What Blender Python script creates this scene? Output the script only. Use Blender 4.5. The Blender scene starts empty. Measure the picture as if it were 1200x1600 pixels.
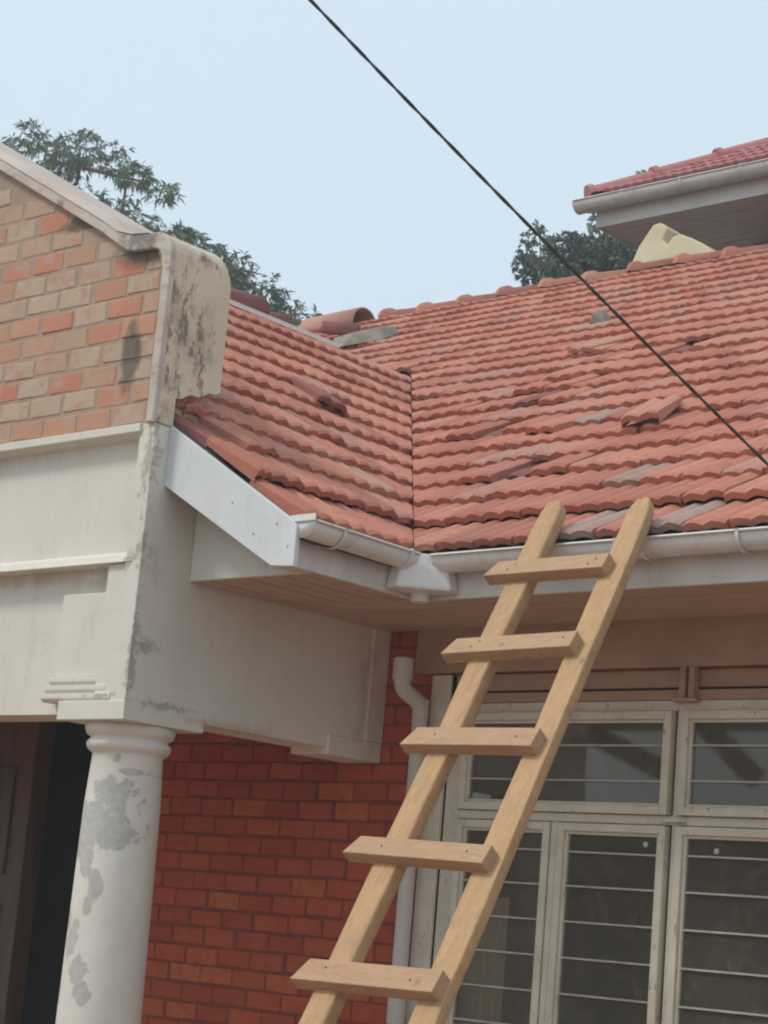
import bpy, bmesh, math, random
from mathutils import Vector, Matrix, noise
SC = bpy.context.scene
COL = SC.collection
R = math.radians
rng = random.Random(7)

# ------------------------------------------------------------------ camera
CAM_LOC = Vector((0, 0, 1.6))
FOC, YAW, PIT, ROL = 3153.0, -0.7333956, 0.2069228, 0.0862786
Fv = Vector((math.sin(YAW)*math.cos(PIT), math.cos(YAW)*math.cos(PIT), math.sin(PIT)))
r0 = Vector((math.cos(YAW), -math.sin(YAW), 0)); u0 = r0.cross(Fv)
Rv = math.cos(ROL)*r0 + math.sin(ROL)*u0
Uv = -math.sin(ROL)*r0 + math.cos(ROL)*u0
cd = bpy.data.cameras.new('camera'); cam = bpy.data.objects.new('camera', cd); COL.objects.link(cam)
mw = Matrix((Rv, Uv, -Fv)).transposed().to_4x4(); mw.translation = CAM_LOC
cam.matrix_world = mw
cd.sensor_fit = 'VERTICAL'; cd.sensor_height = 36; cd.lens = 36*FOC/1600
cd.clip_start = .05; cd.clip_end = 3000
SC.camera = cam
# ------------------------------------------------------------------ world, sun, exposure
SUN_EL, SUN_ROT = R(52), R(215)      # sun behind the camera, a little to its left
w = bpy.data.worlds.new('World'); SC.world = w; w.use_nodes = True
nt = w.node_tree; nt.nodes.clear()
out = nt.nodes.new('ShaderNodeOutputWorld'); bg = nt.nodes.new('ShaderNodeBackground')
sky = nt.nodes.new('ShaderNodeTexSky'); sky.sky_type = 'NISHITA'; sky.sun_disc = False
sky.sun_elevation = SUN_EL; sky.sun_rotation = SUN_ROT
sky.air_density = 1.0; sky.dust_density = 4.0; sky.ozone_density = 1.0
mx = nt.nodes.new('ShaderNodeMix'); mx.data_type = 'RGBA'; mx.inputs[0].default_value = .80
nt.links.new(sky.outputs[0], mx.inputs[6]); mx.inputs[7].default_value = (7.15, 8.55, 9.5, 1)   # thin white cloud veil over the clear sky
nt.links.new(mx.outputs[2], bg.inputs[0]); bg.inputs[1].default_value = .1
nt.links.new(bg.outputs[0], out.inputs[0])
sd = bpy.data.lights.new('sun', 'SUN'); sd.energy = 1.7; sd.angle = R(12); sd.color = (1, .93, .84)
so = bpy.data.objects.new('sun', sd); COL.objects.link(so)
sdir = Vector((math.sin(SUN_ROT)*math.cos(SUN_EL), math.cos(SUN_ROT)*math.cos(SUN_EL), math.sin(SUN_EL)))
so.rotation_euler = sdir.to_track_quat('Z', 'Y').to_euler(); so.location = (0, -5, 20)
vs = SC.view_settings; vs.view_transform = 'Standard'; vs.look = 'None'; SC.cycles.filter_width = 2.1
vs.exposure = .20; vs.gamma = 1; vs.use_curve_mapping = False

# ------------------------------------------------------------------ materials
class NT:
    def __init__(s, name):
        s.m = bpy.data.materials.new(name); s.m.use_nodes = True
        s.t = s.m.node_tree; s.b = s.t.nodes['Principled BSDF']
        s.pos = s.n('ShaderNodeNewGeometry').outputs['Position']
    def n(s, t, **k):
        x = s.t.nodes.new(t)
        for a, v in k.items(): setattr(x, a, v)
        return x
    def set(s, sock, v):
        if isinstance(v, (int, float, tuple, list)):
            if isinstance(v, (tuple, list)) and len(v) == 3 and sock.type == 'RGBA': v = (*v, 1)
            sock.default_value = v
        else: s.t.links.new(v, sock)
    def math(s, op, a, b=0.0, clamp=False):
        x = s.n('ShaderNodeMath', operation=op, use_clamp=clamp)
        s.set(x.inputs[0], a); s.set(x.inputs[1], b); return x.outputs[0]
    def noise(s, scale, detail=4, rough=.6, vec=None, dist=0, stretch=None):
        v = vec if vec is not None else s.pos
        if stretch:
            mp = s.n('ShaderNodeMapping'); s.set(mp.inputs['Vector'], v); mp.inputs['Scale'].default_value = stretch; v = mp.outputs[0]
        x = s.n('ShaderNodeTexNoise'); s.set(x.inputs['Vector'], v)
        x.inputs['Scale'].default_value = scale; x.inputs['Detail'].default_value = detail
        x.inputs['Roughness'].default_value = rough; x.inputs['Distortion'].default_value = dist
        return x.outputs['Fac']
    def ramp(s, f, lo, hi):
        x = s.n('ShaderNodeMapRange'); s.set(x.inputs[0], f)
        x.inputs[1].default_value = lo; x.inputs[2].default_value = hi; return x.outputs[0]
    def mix(s, f, a, b, mode='MIX'):
        x = s.n('ShaderNodeMix', data_type='RGBA', blend_type=mode)
        s.set(x.inputs[0], f); s.set(x.inputs[6], a); s.set(x.inputs[7], b); return x.outputs[2]
    def blobs(s, lst, soft=1.0):
        """1 inside any of the ellipsoids (pos, (rx,ry,rz)) fading to 0 at their edge"""
        cur = 0.0
        for p, r in lst:
            mp = s.n('ShaderNodeVectorMath', operation='SUBTRACT'); s.set(mp.inputs[0], s.pos); mp.inputs[1].default_value = p
            dv = s.n('ShaderNodeVectorMath', operation='DIVIDE'); s.t.links.new(mp.outputs[0], dv.inputs[0]); dv.inputs[1].default_value = r
            ln = s.n('ShaderNodeVectorMath', operation='LENGTH'); s.t.links.new(dv.outputs[0], ln.inputs[0])
            v = s.math('SUBTRACT', 1.0, ln.outputs['Value'], True)
            cur = s.math('MAXIMUM', cur, v)
        return cur
    def done(s, col, rough=.7, bump=None, bs=.3, bd=.004, spec=.4, metal=0):
        s.set(s.b.inputs['Base Color'], col); s.set(s.b.inputs['Roughness'], rough)
        s.b.inputs['Specular IOR Level'].default_value = spec; s.b.inputs['Metallic'].default_value = metal
        if bump is not None:
            x = s.n('ShaderNodeBump'); s.set(x.inputs['Height'], bump); x.inputs['Strength'].default_value = bs; x.inputs['Distance'].default_value = bd
            s.t.links.new(x.outputs[0], s.b.inputs['Normal'])
        return s.m
    def rand(s):
        a = s.n('ShaderNodeAttribute', attribute_name='tint'); o = s.n('ShaderNodeObjectInfo')
        return s.math('FRACT', s.math('ADD', a.outputs['Fac'], o.outputs['Random']))
    def cramp(s, f, stops):
        x = s.n('ShaderNodeValToRGB'); s.set(x.inputs[0], f); e = x.color_ramp.elements
        e[0].position, e[0].color = stops[0][0], (*stops[0][1], 1)
        e[1].position, e[1].color = stops[-1][0], (*stops[-1][1], 1)
        for p, c in stops[1:-1]:
            q = e.new(p); q.color = (*c, 1)
        return x.outputs[0]

def plain(name, a, b=None, scale=6, rough=.7, bs=.2, fine=90, spec=.35, lo=.35, hi=.7, stretch=None):
    t = NT(name); b = b or tuple(x*.8 for x in a)
    c = t.mix(t.ramp(t.noise(scale, 5, stretch=stretch), lo, hi), a, b)
    return t.done(c, rough, t.noise(fine, 4), bs, .003, spec)

M = {}
# terracotta tiles
def tile_mat(name, stops, grey=.0):
    t = NT(name); r = t.rand()
    c = t.cramp(r, stops)
    c = t.mix(t.math('MULTIPLY', t.ramp(t.noise(1.1, 4), .45, .75), .45), c, (.34, .15, .13))
    c = t.mix(t.math('MULTIPLY', t.ramp(t.noise(14, 6, .7), .5, .72), .50), c, (.25, .115, .09))
    c = t.mix(t.math('MULTIPLY', t.ramp(t.noise(23, 5, .7), .60, .74), .35+grey), c, (.40, .31, .27))
    c = t.mix(t.math('MULTIPLY', t.ramp(t.noise(60, 4, .7), .58, .74), .5), c, (.15, .09, .075))
    c = t.mix(t.math('MULTIPLY', t.ramp(t.noise(3.2, 6, .7), .56, .72), .45), c, (.24, .125, .10))
    h = t.noise(70, 6, .7)
    return t.done(c, .85, h, .5, .004, .2)
M['tile'] = tile_mat('terracotta', [(0, (.38, .145, .10)), (.2, (.45, .17, .115)), (.5, (.50, .20, .135)), (.75, (.53, .225, .155)), (.9, (.48, .235, .175)), (1, (.42, .22, .17))])
M['tile_grey'] = tile_mat('terracotta_lichen', [(0, (.34, .215, .18)), (1, (.38, .26, .22))], .4)
M['tile_dark'] = tile_mat('terracotta_dark_red', [(0, (.19, .075, .065)), (1, (.25, .095, .08))])  # darker red clay tone, also on tiles sunk into roof gaps
M['tile_pale'] = tile_mat('terracotta_pale', [(0, (.44, .24, .185)), (1, (.48, .27, .20))])
M['tile_pink'] = tile_mat('painted_clay', [(0, (.42, .17, .165)), (.5, (.46, .195, .19)), (1, (.40, .16, .16))])
M['lime'] = plain('white_lime_mortar', (.80, .78, .75), (.70, .67, .64), 20, .8)
M['felt'] = plain('roofing_felt', (.075, .07, .075), (.045, .045, .05), 9, .8, .3)
t = NT('white_gutter_plastic')
c = t.mix(t.ramp(t.noise(3, 5), .4, .75), (.72, .71, .69), (.60, .59, .56))
c = t.mix(t.math('MULTIPLY', t.ramp(t.noise(16, 6, .7, stretch=(1, 1, .25)), .52, .74), .5), c, (.42, .37, .31))
c = t.mix(t.math('MULTIPLY', t.ramp(t.noise(50, 4, .7), .64, .72), .4), c, (.22, .19, .16))
M['white'] = t.done(c, t.ramp(t.noise(12, 4), .2, .9), t.noise(9, 3), .12, .01, .4)
def grimy(name, a, b, drip=.35):
    t = NT(name)
    c = t.mix(t.ramp(t.noise(3, 5), .4, .75), a, b)
    c = t.mix(t.math('MULTIPLY', t.ramp(t.noise(7, 6, .65, stretch=(1, 1, .12)), .52, .78), drip), c, (.33, .27, .21))
    c = t.mix(t.math('MULTIPLY', t.ramp(t.noise(45, 5, .7), .62, .75), .4), c, (.25, .21, .17))
    return t.done(c, .65, t.noise(60, 5), .25, .003, .3)
M['cream'] = grimy('cream_paint', (.68, .65, .57), (.52, .495, .435))
M['barge'] = grimy('bluish_white_board', (.66, .68, .69), (.58, .60, .61), .25)
M['fascia'] = grimy('fascia_paint', (.66, .64, .61), (.55, .53, .49), .3)
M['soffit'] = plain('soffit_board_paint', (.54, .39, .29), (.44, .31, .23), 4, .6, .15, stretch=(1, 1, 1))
M['soffit_up'] = plain('upper_soffit_paint', (.75, .64, .60), (.66, .56, .52), 4, .6, .15)
M['gap'] = plain('dark_gap', (.06, .045, .035))
M['brown'] = plain('brown_paint', (.45, .30, .20), (.37, .24, .16), 5, .6, .15)
M['pipe'] = grimy('pipe_plastic', (.56, .54, .48), (.47, .45, .39), .3)
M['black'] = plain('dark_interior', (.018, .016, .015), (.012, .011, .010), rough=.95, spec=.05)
M['room'] = plain('room_wall', (.30, .28, .25), (.24, .22, .19))
M['curtain'] = plain('curtain_cloth', (.75, .70, .58), (.65, .60, .50), 6, .9)
M['doorwood'] = plain('dark_door_timber', (.13, .07, .045), (.07, .04, .03), 5, .5, .2, stretch=(6, 6, .5))
M['bar'] = plain('bar_paint', (.50, .47, .42), (.36, .33, .28), 15, .5)
M['cable'] = plain('cable_sheath', (.035, .04, .038), (.06, .05, .045), 8, .5, .1)
M['ground'] = plain('murram_ground', (.34, .22, .16), (.27, .17, .12), .6, .95, .4, 20)
M['paving'] = plain('paved_yard', (.35, .225, .15), (.29, .18, .12), 1.2, .9, .3, 30)
M['leaf'] = plain('leaf_green', (.16, .21, .14), (.10, .15, .10), .8, .6, .05, 30)
M['leaf_dark'] = plain('leaf_dark', (.12, .17, .11), (.08, .125, .085), 1.2, .6, .05, 30)
M['bark'] = plain('bark', (.13, .11, .09), (.08, .07, .055), 8, .9, .5, 30)
M['added_hedge'] = plain('added_hedge_leaf', (.045, .07, .035), (.03, .05, .03), 2, .7, .3, 30)  # for the unseen leaf bank added to the window reflections
M['concrete'] = plain('grey_cement', (.34, .32, .27), (.22, .23, .19), 9, .9, .5, 50)
M['chunk'] = plain('pale_yellow_plaster', (.66, .60, .42), (.55, .49, .34), 5, .8, .2, 40)
# mouldy block side
t = NT('mouldy_cream_plaster')
c = t.mix(t.ramp(t.noise(5, 5), .35, .7), (.68, .60, .46), (.60, .52, .39))
msk = t.blobs([((-5.85, 5.20, 3.95), (.3, .15, .33)), ((-5.85, 5.30, 3.85), (.3, .10, .32)), ((-5.85, 5.17, 3.68), (.3, .10, .12)),
               ((-5.85, 5.13, 3.95), (.3, .06, .3)), ((-5.85, 5.30, 4.22), (.3, .09, .06)), ((-5.86, 5.13, 3.3), (.2, .12, .5)), ((-5.9, 5.12, 3.48), (.1, .1, .12))])
n1 = t.noise(13, 8, .72, stretch=(1, 1, .55))
f = t.ramp(t.math('ADD', n1, t.math('MULTIPLY', msk, .22)), .58, .72)
c = t.mix(t.math('MULTIPLY', f, .50), c, (.30, .27, .20))
n2 = t.noise(26, 7, .75, stretch=(1, 1, .5))
f2 = t.ramp(t.math('ADD', n2, t.math('MULTIPLY', msk, .18)), .64, .69)
c = t.mix(t.math('MULTIPLY', f2, .72), c, (.16, .14, .10))
M['mould'] = t.done(c, .85, t.math('SUBTRACT', t.noise(50, 6), t.math('MULTIPLY', f2, .8)), .5, .006, .2)
# weathered coping
t = NT('weathered_coping')
c = t.mix(t.ramp(t.noise(7, 6), .35, .65), (.58, .55, .49), (.50, .40, .33))
c = t.mix(t.math('MULTIPLY', t.ramp(t.noise(18, 7, .7, stretch=(.5, 1, 1)), .54, .66), .6), c, (.25, .21, .17))
msk = t.blobs([((-6.05, 5.12, 4.30), (.22, .2, .14)), ((-6.6, 5.1, 4.52), (.05, .2, .08))])
c = t.mix(t.math('MULTIPLY', t.ramp(t.math('ADD', t.noise(20, 6), t.math('MULTIPLY', msk, .5)), .65, .85), .75), c, (.15, .14, .12))
M['coping'] = t.done(c, .85, t.noise(40, 6), .5, .005, .2)
M['coping_top'] = grimy('coping_top', (.55, .46, .40), (.48, .37, .31), .5)
# porch plaster, weathered at its corner
t = NT('porch_plaster')
c = t.mix(t.ramp(t.noise(2.2, 5), .35, .75), (.68, .655, .58), (.61, .585, .51))
c = t.mix(t.math('MULTIPLY', t.ramp(t.noise(5, 6, .65, stretch=(1, 1, .1)), .55, .8), .22), c, (.40, .34, .27))
msk = t.blobs([((-5.87, 5.11, 3.35), (.07, .12, .35)), ((-5.86, 5.11, 3.0), (.06, .1, .1)), ((-5.9, 5.12, 2.95), (.12, .1, .06)), ((-5.85, 5.18, 2.62), (.05, .12, .06)), ((-5.86, 5.3, 2.40), (.12, .3, .035)), ((-6.0, 5.11, 2.42), (.2, .03, .02)), ((-5.85, 5.12, 2.6), (.03, .05, .4))])
f = t.ramp(t.math('ADD', t.noise(24, 8, .75), t.math('MULTIPLY', msk, .32)), .66, .76)
c = t.mix(t.math('MULTIPLY', f, .6), c, (.27, .24, .19))
lm = t.blobs([((-6.9, 5.16, 2.915), (1.3, .3, .05)), ((-6.2, 5.16, 2.89), (.30, .3, .05)), ((-7.6, 5.16, 2.90), (.5, .3, .09)), ((-7.2, 5.16, 3.43), (1.2, .3, .05)), ((-5.86, 5.6, 2.37), (.1, .5, .03)), ((-5.86, 6.5, 2.6), (.1, .12, .5))])  # brown stain and painted shade under ledges and at the beam's wall end
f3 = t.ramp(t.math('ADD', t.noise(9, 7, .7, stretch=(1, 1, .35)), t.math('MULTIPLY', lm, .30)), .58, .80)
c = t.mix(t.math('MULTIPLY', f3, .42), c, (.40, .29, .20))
vo = t.n('ShaderNodeTexVoronoi', feature='DISTANCE_TO_EDGE'); wv = t.n('ShaderNodeVectorMath', operation='ADD')
nn_ = t.n('ShaderNodeTexNoise'); t.set(nn_.inputs['Vector'], t.pos); nn_.inputs['Scale'].default_value = 4
t.t.links.new(t.pos, wv.inputs[0]); t.t.links.new(nn_.outputs['Color'], wv.inputs[1]); t.t.links.new(wv.outputs[0], vo.inputs['Vector']); vo.inputs['Scale'].default_value = 1.6
cr_ = t.math('MULTIPLY', t.ramp(vo.outputs['Distance'], .006, .002), t.ramp(t.noise(2.3, 3), .50, .56))
c = t.mix(t.math('MULTIPLY', cr_, .2), c, (.24, .21, .17))
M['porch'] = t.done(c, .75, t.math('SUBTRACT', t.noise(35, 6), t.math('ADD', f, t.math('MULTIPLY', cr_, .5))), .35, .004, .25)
# column, paint flaking to grey
t = NT('flaking_column_paint')
c = t.mix(t.ramp(t.noise(6, 4), .4, .75), (.69, .67, .60), (.62, .60, .52))
cb = [((-5.98, 5.2, 2.05), (.12, .3, .10)), ((-6.02, 5.2, 1.95), (.20, .3, .12)), ((-6.08, 5.2, 1.87), (.16, .3, .11)), ((-6.04, 5.2, 1.80), (.07, .3, .10)), ((-6.16, 5.2, 2.02), (.04, .3, .16)), ((-5.95, 5.2, 1.90), (.10, .3, .10)),
      ((-5.98, 5.2, 1.70), (.045, .3, .10)), ((-6.00, 5.2, 1.62), (.03, .3, .06)), ((-6.12, 5.2, 1.56), (.05, .3, .07)), ((-6.05, 5.2, 1.55), (.035, .3, .03)), ((-6.07, 5.2, 1.48), (.06, .3, .09)), ((-6.01, 5.2, 1.38), (.06, .3, .09)), ((-5.98, 5.2, 1.30), (.05, .3, .07)), ((-6.16, 5.2, 1.3), (.08, .3, .08)), ((-5.92, 5.2, 2.14), (.05, .3, .02)), ((-5.96, 5.2, 2.19), (.02, .3, .03))]
f = t.ramp(t.math('ADD', t.math('MULTIPLY', t.noise(16, 8, .7), 1.0), t.math('MULTIPLY', t.blobs(cb), .62)), .70, .73)
c = t.mix(t.math('MULTIPLY', f, .85), c, t.mix(t.ramp(t.noise(30, 5), .4, .6), (.39, .39, .37), (.47, .47, .44)))
f2 = t.ramp(t.noise(11, 6, .7, stretch=(1, 1, .3)), .68, .78)
c = t.mix(t.math('MULTIPLY', f2, .35), c, (.38, .34, .26))
M['column'] = t.done(c, .6, t.math('SUBTRACT', t.noise(40, 5), t.math('MULTIPLY', f, 1.5)), .4, .004, .35)
# bricks
def brick_mat(name, stops, dirt, stain=None, dk=.5, blotch=None):
    t = NT(name); c = t.cramp(t.rand(), stops)
    c = t.mix(t.math('MULTIPLY', t.ramp(t.noise(18, 6, .7), .45, .7), dk), c, dirt)
    c = t.mix(t.math('MULTIPLY', t.ramp(t.noise(5, 5), .5, .75), .3), c, dirt)
    if blotch: c = t.mix(t.math('MULTIPLY', t.ramp(t.noise(12, 6, .65), .54, .62), .65), c, blotch)
    if stain:
        f = t.ramp(t.math('ADD', t.noise(9, 5), t.math('MULTIPLY', t.blobs(stain), .8)), .72, .98)
        c = t.mix(t.math('MULTIPLY', f, .8), c, (.10, .09, .075))
    return t.done(c, .85, t.noise(55, 6, .7), .5, .004, .2)
ST = [((-6.06, 5.1, 3.80), (.10, .3, .26)), ((-6.02, 5.1, 4.24), (.30, .3, .12)), ((-6.4, 5.1, 4.44), (.4, .3, .06))]
M['brick_red'] = brick_mat('red_painted_brick', [(0, (.37, .074, .037)), (.4, (.43, .090, .043)), (.75, (.46, .104, .048)), (.95, (.48, .125, .055)), (1, (.50, .17, .075))], (.24, .055, .036), None, .5)
M['brick_tan'] = brick_mat('weathered_tan_brick', [(0, (.45, .32, .235)), (.4, (.49, .38, .285)), (.7, (.47, .32, .225)), (.88, (.50, .30, .19)), (1, (.48, .25, .16))], (.36, .265, .21), ST, .5, (.46, .24, .175))
M['brick_worn'] = brick_mat('worn_red_brick', [(0, (.50, .19, .125)), (.5, (.52, .22, .14)), (1, (.52, .28, .17))], (.42, .26, .19), ST, .5, (.42, .33, .26))
M['mortar_red'] = plain('painted_mortar', (.24, .058, .036), (.17, .044, .030), 6, .9, .5, 60)
t = NT('grey_mortar'); c = t.mix(t.ramp(t.noise(8, 5), .35, .7), (.41, .31, .235), (.33, .245, .185))
f = t.ramp(t.math('ADD', t.noise(9, 5), t.math('MULTIPLY', t.blobs(ST), .8)), .72, .98)
M['mortar'] = t.done(t.mix(t.math('MULTIPLY', f, .8), c, (.09, .08, .065)), .9, t.noise(60, 5), .5, .004, .2)
# window frame, flaking
t = NT('flaking_window_paint')
c = t.mix(t.ramp(t.noise(9, 5), .4, .7), (.68, .63, .52), (.58, .53, .42))
f = t.ramp(t.noise(30, 7, .75, stretch=(1, 1, .5)), .60, .66)
c = t.mix(t.math('MULTIPLY', f, .65), c, (.15, .115, .08))
M['winframe'] = t.done(c, .6, t.math('SUBTRACT', t.noise(50, 5), f), .4, .003, .3)
# timber
def wood(name, a, b, k):
    t = NT(name)
    g = t.noise(5, 6, .65, stretch=k, dist=1.2)
    c = t.mix(t.ramp(g, .35, .7), a, b)
    c = t.mix(t.math('MULTIPLY', t.ramp(t.noise(2.5, 4), .5, .75), .4), c, (.46, .27, .17))
    kn = t.n('ShaderNodeTexVoronoi'); t.set(kn.inputs['Vector'], t.pos); kn.inputs['Scale'].default_value = 5.5
    c = t.mix(t.math('MULTIPLY', t.ramp(kn.outputs['Distance'], .10, .04), .6), c, (.20, .115, .07))
    c = t.mix(t.math('MULTIPLY', t.ramp(t.noise(22, 6, .7, stretch=k), .54, .66), .5), c, (.26, .15, .09))
    c = t.mix(t.math('MULTIPLY', t.ramp(t.noise(9, 5, .7), .55, .72), .45), c, (.30, .20, .13))
    return t.done(c, .7, t.noise(60, 5, stretch=k), .35, .003, .25)
M['rail'] = wood('pine_rail_timber', (.50, .315, .165), (.40, .24, .12), (6, 1.2, 1))
M['rung'] = wood('pine_rung_timber', (.48, .305, .18), (.39, .24, .135), (1, 7, 7))
# glass
t = NT('dusty_window_glass')
lp = t.n('ShaderNodeBsdfTransparent'); gl = t.n('ShaderNodeBsdfGlossy'); gl.inputs['Roughness'].default_value = .03
fr = t.n('ShaderNodeFresnel'); fr.inputs['IOR'].default_value = 1.52
ms = t.n('ShaderNodeMixShader'); t.t.links.new(fr.outputs[0], ms.inputs[0]); t.t.links.new(lp.outputs[0], ms.inputs[1]); t.t.links.new(gl.outputs[0], ms.inputs[2])
lp.inputs[0].default_value = (.85, .84, .80, 1)
df = t.n('ShaderNodeBsdfDiffuse'); df.inputs[0].default_value = (.45, .40, .32, 1)
m2 = t.n('ShaderNodeMixShader'); dust = t.math('ADD', .13, t.math('MULTIPLY', t.ramp(t.noise(14, 7, .75, dist=.8), .5, .8), .16))
t.t.links.new(dust, m2.inputs[0]); t.t.links.new(ms.outputs[0], m2.inputs[1]); t.t.links.new(df.outputs[0], m2.inputs[2])
t.t.links.new(m2.outputs[0], t.t.nodes['Material Output'].inputs[0])
M['glass'] = t.m

# ------------------------------------------------------------------ mesh helpers
class MB:
    def __init__(s): s.v = []; s.f = []; s.tint = []
    def add(s, vs, fs, tint=0.0):
        o = len(s.v); s.v += [tuple(v) for v in vs]; s.f += [tuple(i+o for i in f) for f in fs]; s.tint += [tint]*len(vs)
        return s
    def box(s, x0, x1, y0, y1, z0, z1):
        return s.add([(x, y, z) for z in (z0, z1) for y in (y0, y1) for x in (x0, x1)],
                     [(0, 2, 3, 1), (4, 5, 7, 6), (0, 1, 5, 4), (2, 6, 7, 3), (0, 4, 6, 2), (1, 3, 7, 5)])
    def obox(s, p, ax, ay, az, hx, hy, hz):
        p = Vector(p); q = [p + ax*(i*hx) + ay*(j*hy) + az*(k*hz) for k in (-1, 1) for j in (-1, 1) for i in (-1, 1)]
        return s.add(q, [(0, 2, 3, 1), (4, 5, 7, 6), (0, 1, 5, 4), (2, 6, 7, 3), (0, 4, 6, 2), (1, 3, 7, 5)])
    def prism(s, poly, a, b, axis='y'):
        """poly: list of 2D points extruded along axis from a to b"""
        n = len(poly)
        def P(p, t): return (p[0], t, p[1]) if axis == 'y' else ((t, p[0], p[1]) if axis == 'x' else (p[0], p[1], t))
        s.add([P(p, a) for p in poly] + [P(p, b) for p in poly],
              [tuple(range(n)), tuple(range(2*n-1, n-1, -1))] + [(i, i+n, (i+1) % n+n, (i+1) % n) for i in range(n)])
        return s
    def tube(s, pts, rad, seg=12, caps=True, open_=False):
        pts = [Vector(p) for p in pts]; n = len(pts); rad = rad if isinstance(rad, (list, tuple)) else [rad]*n
        ref = None; rings = []
        for i, p in enumerate(pts):
            d = (pts[min(i+1, n-1)] - pts[max(i-1, 0)]).normalized()
            if ref is None: ref = d.orthogonal().normalized()
            ref = (ref - d*ref.dot(d)).normalized(); b = d.cross(ref)
            rings.append([p + (ref*math.cos(2*math.pi*k/seg) + b*math.sin(2*math.pi*k/seg))*rad[i] for k in range(seg)])
        vs = [v for r in rings for v in r]
        fs = [(i*seg+k, i*seg+(k+1) % seg, (i+1)*seg+(k+1) % seg, (i+1)*seg+k) for i in range(n-1) for k in range(seg)]
        if caps: fs += [tuple(range(seg-1, -1, -1)), tuple((n-1)*seg+k for k in range(seg))]
        return s.add(vs, fs)
    def lathe(s, c, prof, seg=40):
        vs = [(c[0]+r*math.cos(2*math.pi*k/seg), c[1]+r*math.sin(2*math.pi*k/seg), z) for r, z in prof for k in range(seg)]
        fs = [(i*seg+k, i*seg+(k+1) % seg, (i+1)*seg+(k+1) % seg, (i+1)*seg+k) for i in range(len(prof)-1) for k in range(seg)]
        return s.add(vs, fs)
    def mesh(s, name):
        me = bpy.data.meshes.new(name); me.from_pydata(s.v, [], s.f)
        bm = bmesh.new(); bm.from_mesh(me); bmesh.ops.recalc_face_normals(bm, faces=bm.faces); bm.to_mesh(me); bm.free()
        if any(s.tint):
            a = me.attributes.new('tint', 'FLOAT', 'POINT'); a.data.foreach_set('value', s.tint)
        return me

WM = {}
def put(name, mesh, mat, parent=None, m=None, smooth=False, **props):
    if isinstance(mesh, MB): mesh = mesh.mesh(name)
    if mat and not mesh.materials: mesh.materials.append(mat)
    if smooth:
        for p in mesh.polygons: p.use_smooth = True
    o = bpy.data.objects.new(name, mesh); COL.objects.link(o)
    m = m if m is not None else Matrix.Identity(4)
    o.matrix_basis = m; WM[o.name] = m
    if parent is not None:
        o.parent = parent; o.matrix_parent_inverse = WM[parent.name].inverted()
    for k, v in props.items(): o[k] = v
    return o
def thing(name, loc, label, category, group=None):
    o = bpy.data.objects.new(name, None); COL.objects.link(o); o.location = loc; o.empty_display_size = .3
    WM[o.name] = Matrix.Translation(loc); o['label'] = label; o['category'] = category
    if group: o['group'] = group
    return o
def bevel(o, w=.004, seg=2, ang=35):
    b = o.modifiers.new('bevel', 'BEVEL'); b.width = w; b.segments = seg; b.limit_method = 'ANGLE'; b.angle_limit = R(ang); return o
def proj(p):
    q = Vector(p) - CAM_LOC; z = q.dot(Fv)
    return (600 + FOC*q.dot(Rv)/z, 800 - FOC*q.dot(Uv)/z, z) if z > .1 else (-9999, -9999, 1)

# ------------------------------------------------------------------ ground
g = MB(); g.add([(-1500, -1500, 0), (1500, -1500, 0), (1500, 1500, 0), (-1500, 1500, 0)], [(0, 1, 2, 3)])
put('ground', g, M['ground'], kind='structure')
g = MB(); g.box(-14, 6, -3.6, 6.55, 0.0, .03)
put('paved_yard', g, M['paving'], kind='structure')

# ------------------------------------------------------------------ levels shared by the two roofs
YW, XB, YF = 6.60, -5.85, 5.11          # house wall face, porch beam side face, porch front face
FY, FX = 5.95, -5.14                    # fascia faces
ZS, S = 2.912, .59                       # soffit height, roof slope
CT = 1/math.hypot(1, S); ST_ = S*CT
SW = .645; CTW = 1/math.hypot(1, SW); STW = SW*CTW
GA, TW = .298, .188                     # tile gauge and cover width
V0 = Vector((-5.12, 5.87, 3.10))
YRIDGE, XRIDGE = 11.70, -8.14
def zmain(y): return V0.z + S*(y - V0.y)
def zwing(x): return V0.z + SW*(V0.x - x)
def yvalley(x): return V0.y + SW/S*(V0.x - x)
YJ = V0.y + SW/S*(V0.x - XRIDGE)      # where the porch ridge dies into the long roof
def xvalley(y): return V0.x - S/SW*(y - V0.y)

house = thing('house', (-5, YW, 0), 'red brick house with a long damaged terracotta tile roof and white gutter', 'house')
porch = thing('porch', (-6, 5.3, 0), 'cream porch with brick gable and round flaking column before the brick house', 'porch')

# ------------------------------------------------------------------ tiles
def tile_mesh(name, seed, length=.35, bent=0):
    r = random.Random(seed); n = 8; prof = [0, .66, 1, .70, 0.03, .66, 1, .70, 0]
    H = .017; vs = []; W = TW-.010
    xs = [(-.5 + i/n)*W for i in range(n+1)]
    hs = [prof[i]*H*(1+r.uniform(-.12, .12)) for i in range(n+1)]
    chip = [r.uniform(0, .006) for i in range(n+1)]
    rows = [(0.0, lambda i: hs[i]*.80 - .004), (-.002, lambda i: hs[i]*.97 + .021), (.016, lambda i: hs[i] + .028), (length, lambda i: hs[i] - .008)]
    for k, (y, fz) in enumerate(rows):
        for i in range(n+1):
            vs.append((xs[i], y + chip[i] + (0.010*(1-prof[i]) if k < 3 else 0), fz(i)))
    fs = [(k*(n+1)+i, k*(n+1)+i+1, (k+1)*(n+1)+i+1, (k+1)*(n+1)+i) for k in range(3) for i in range(n)]
    o = len(vs); vs += [(xs[0], 0.0, -.02), (xs[0], length, -.03), (xs[n], 0.0, -.02), (xs[n], length, -.03)]
    m = n+1
    fs += [(0, m, 2*m, 3*m, o+1, o), (n, o+2, o+3, 3*m+n, 2*m+n, m+n)]
    return vs, fs
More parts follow.
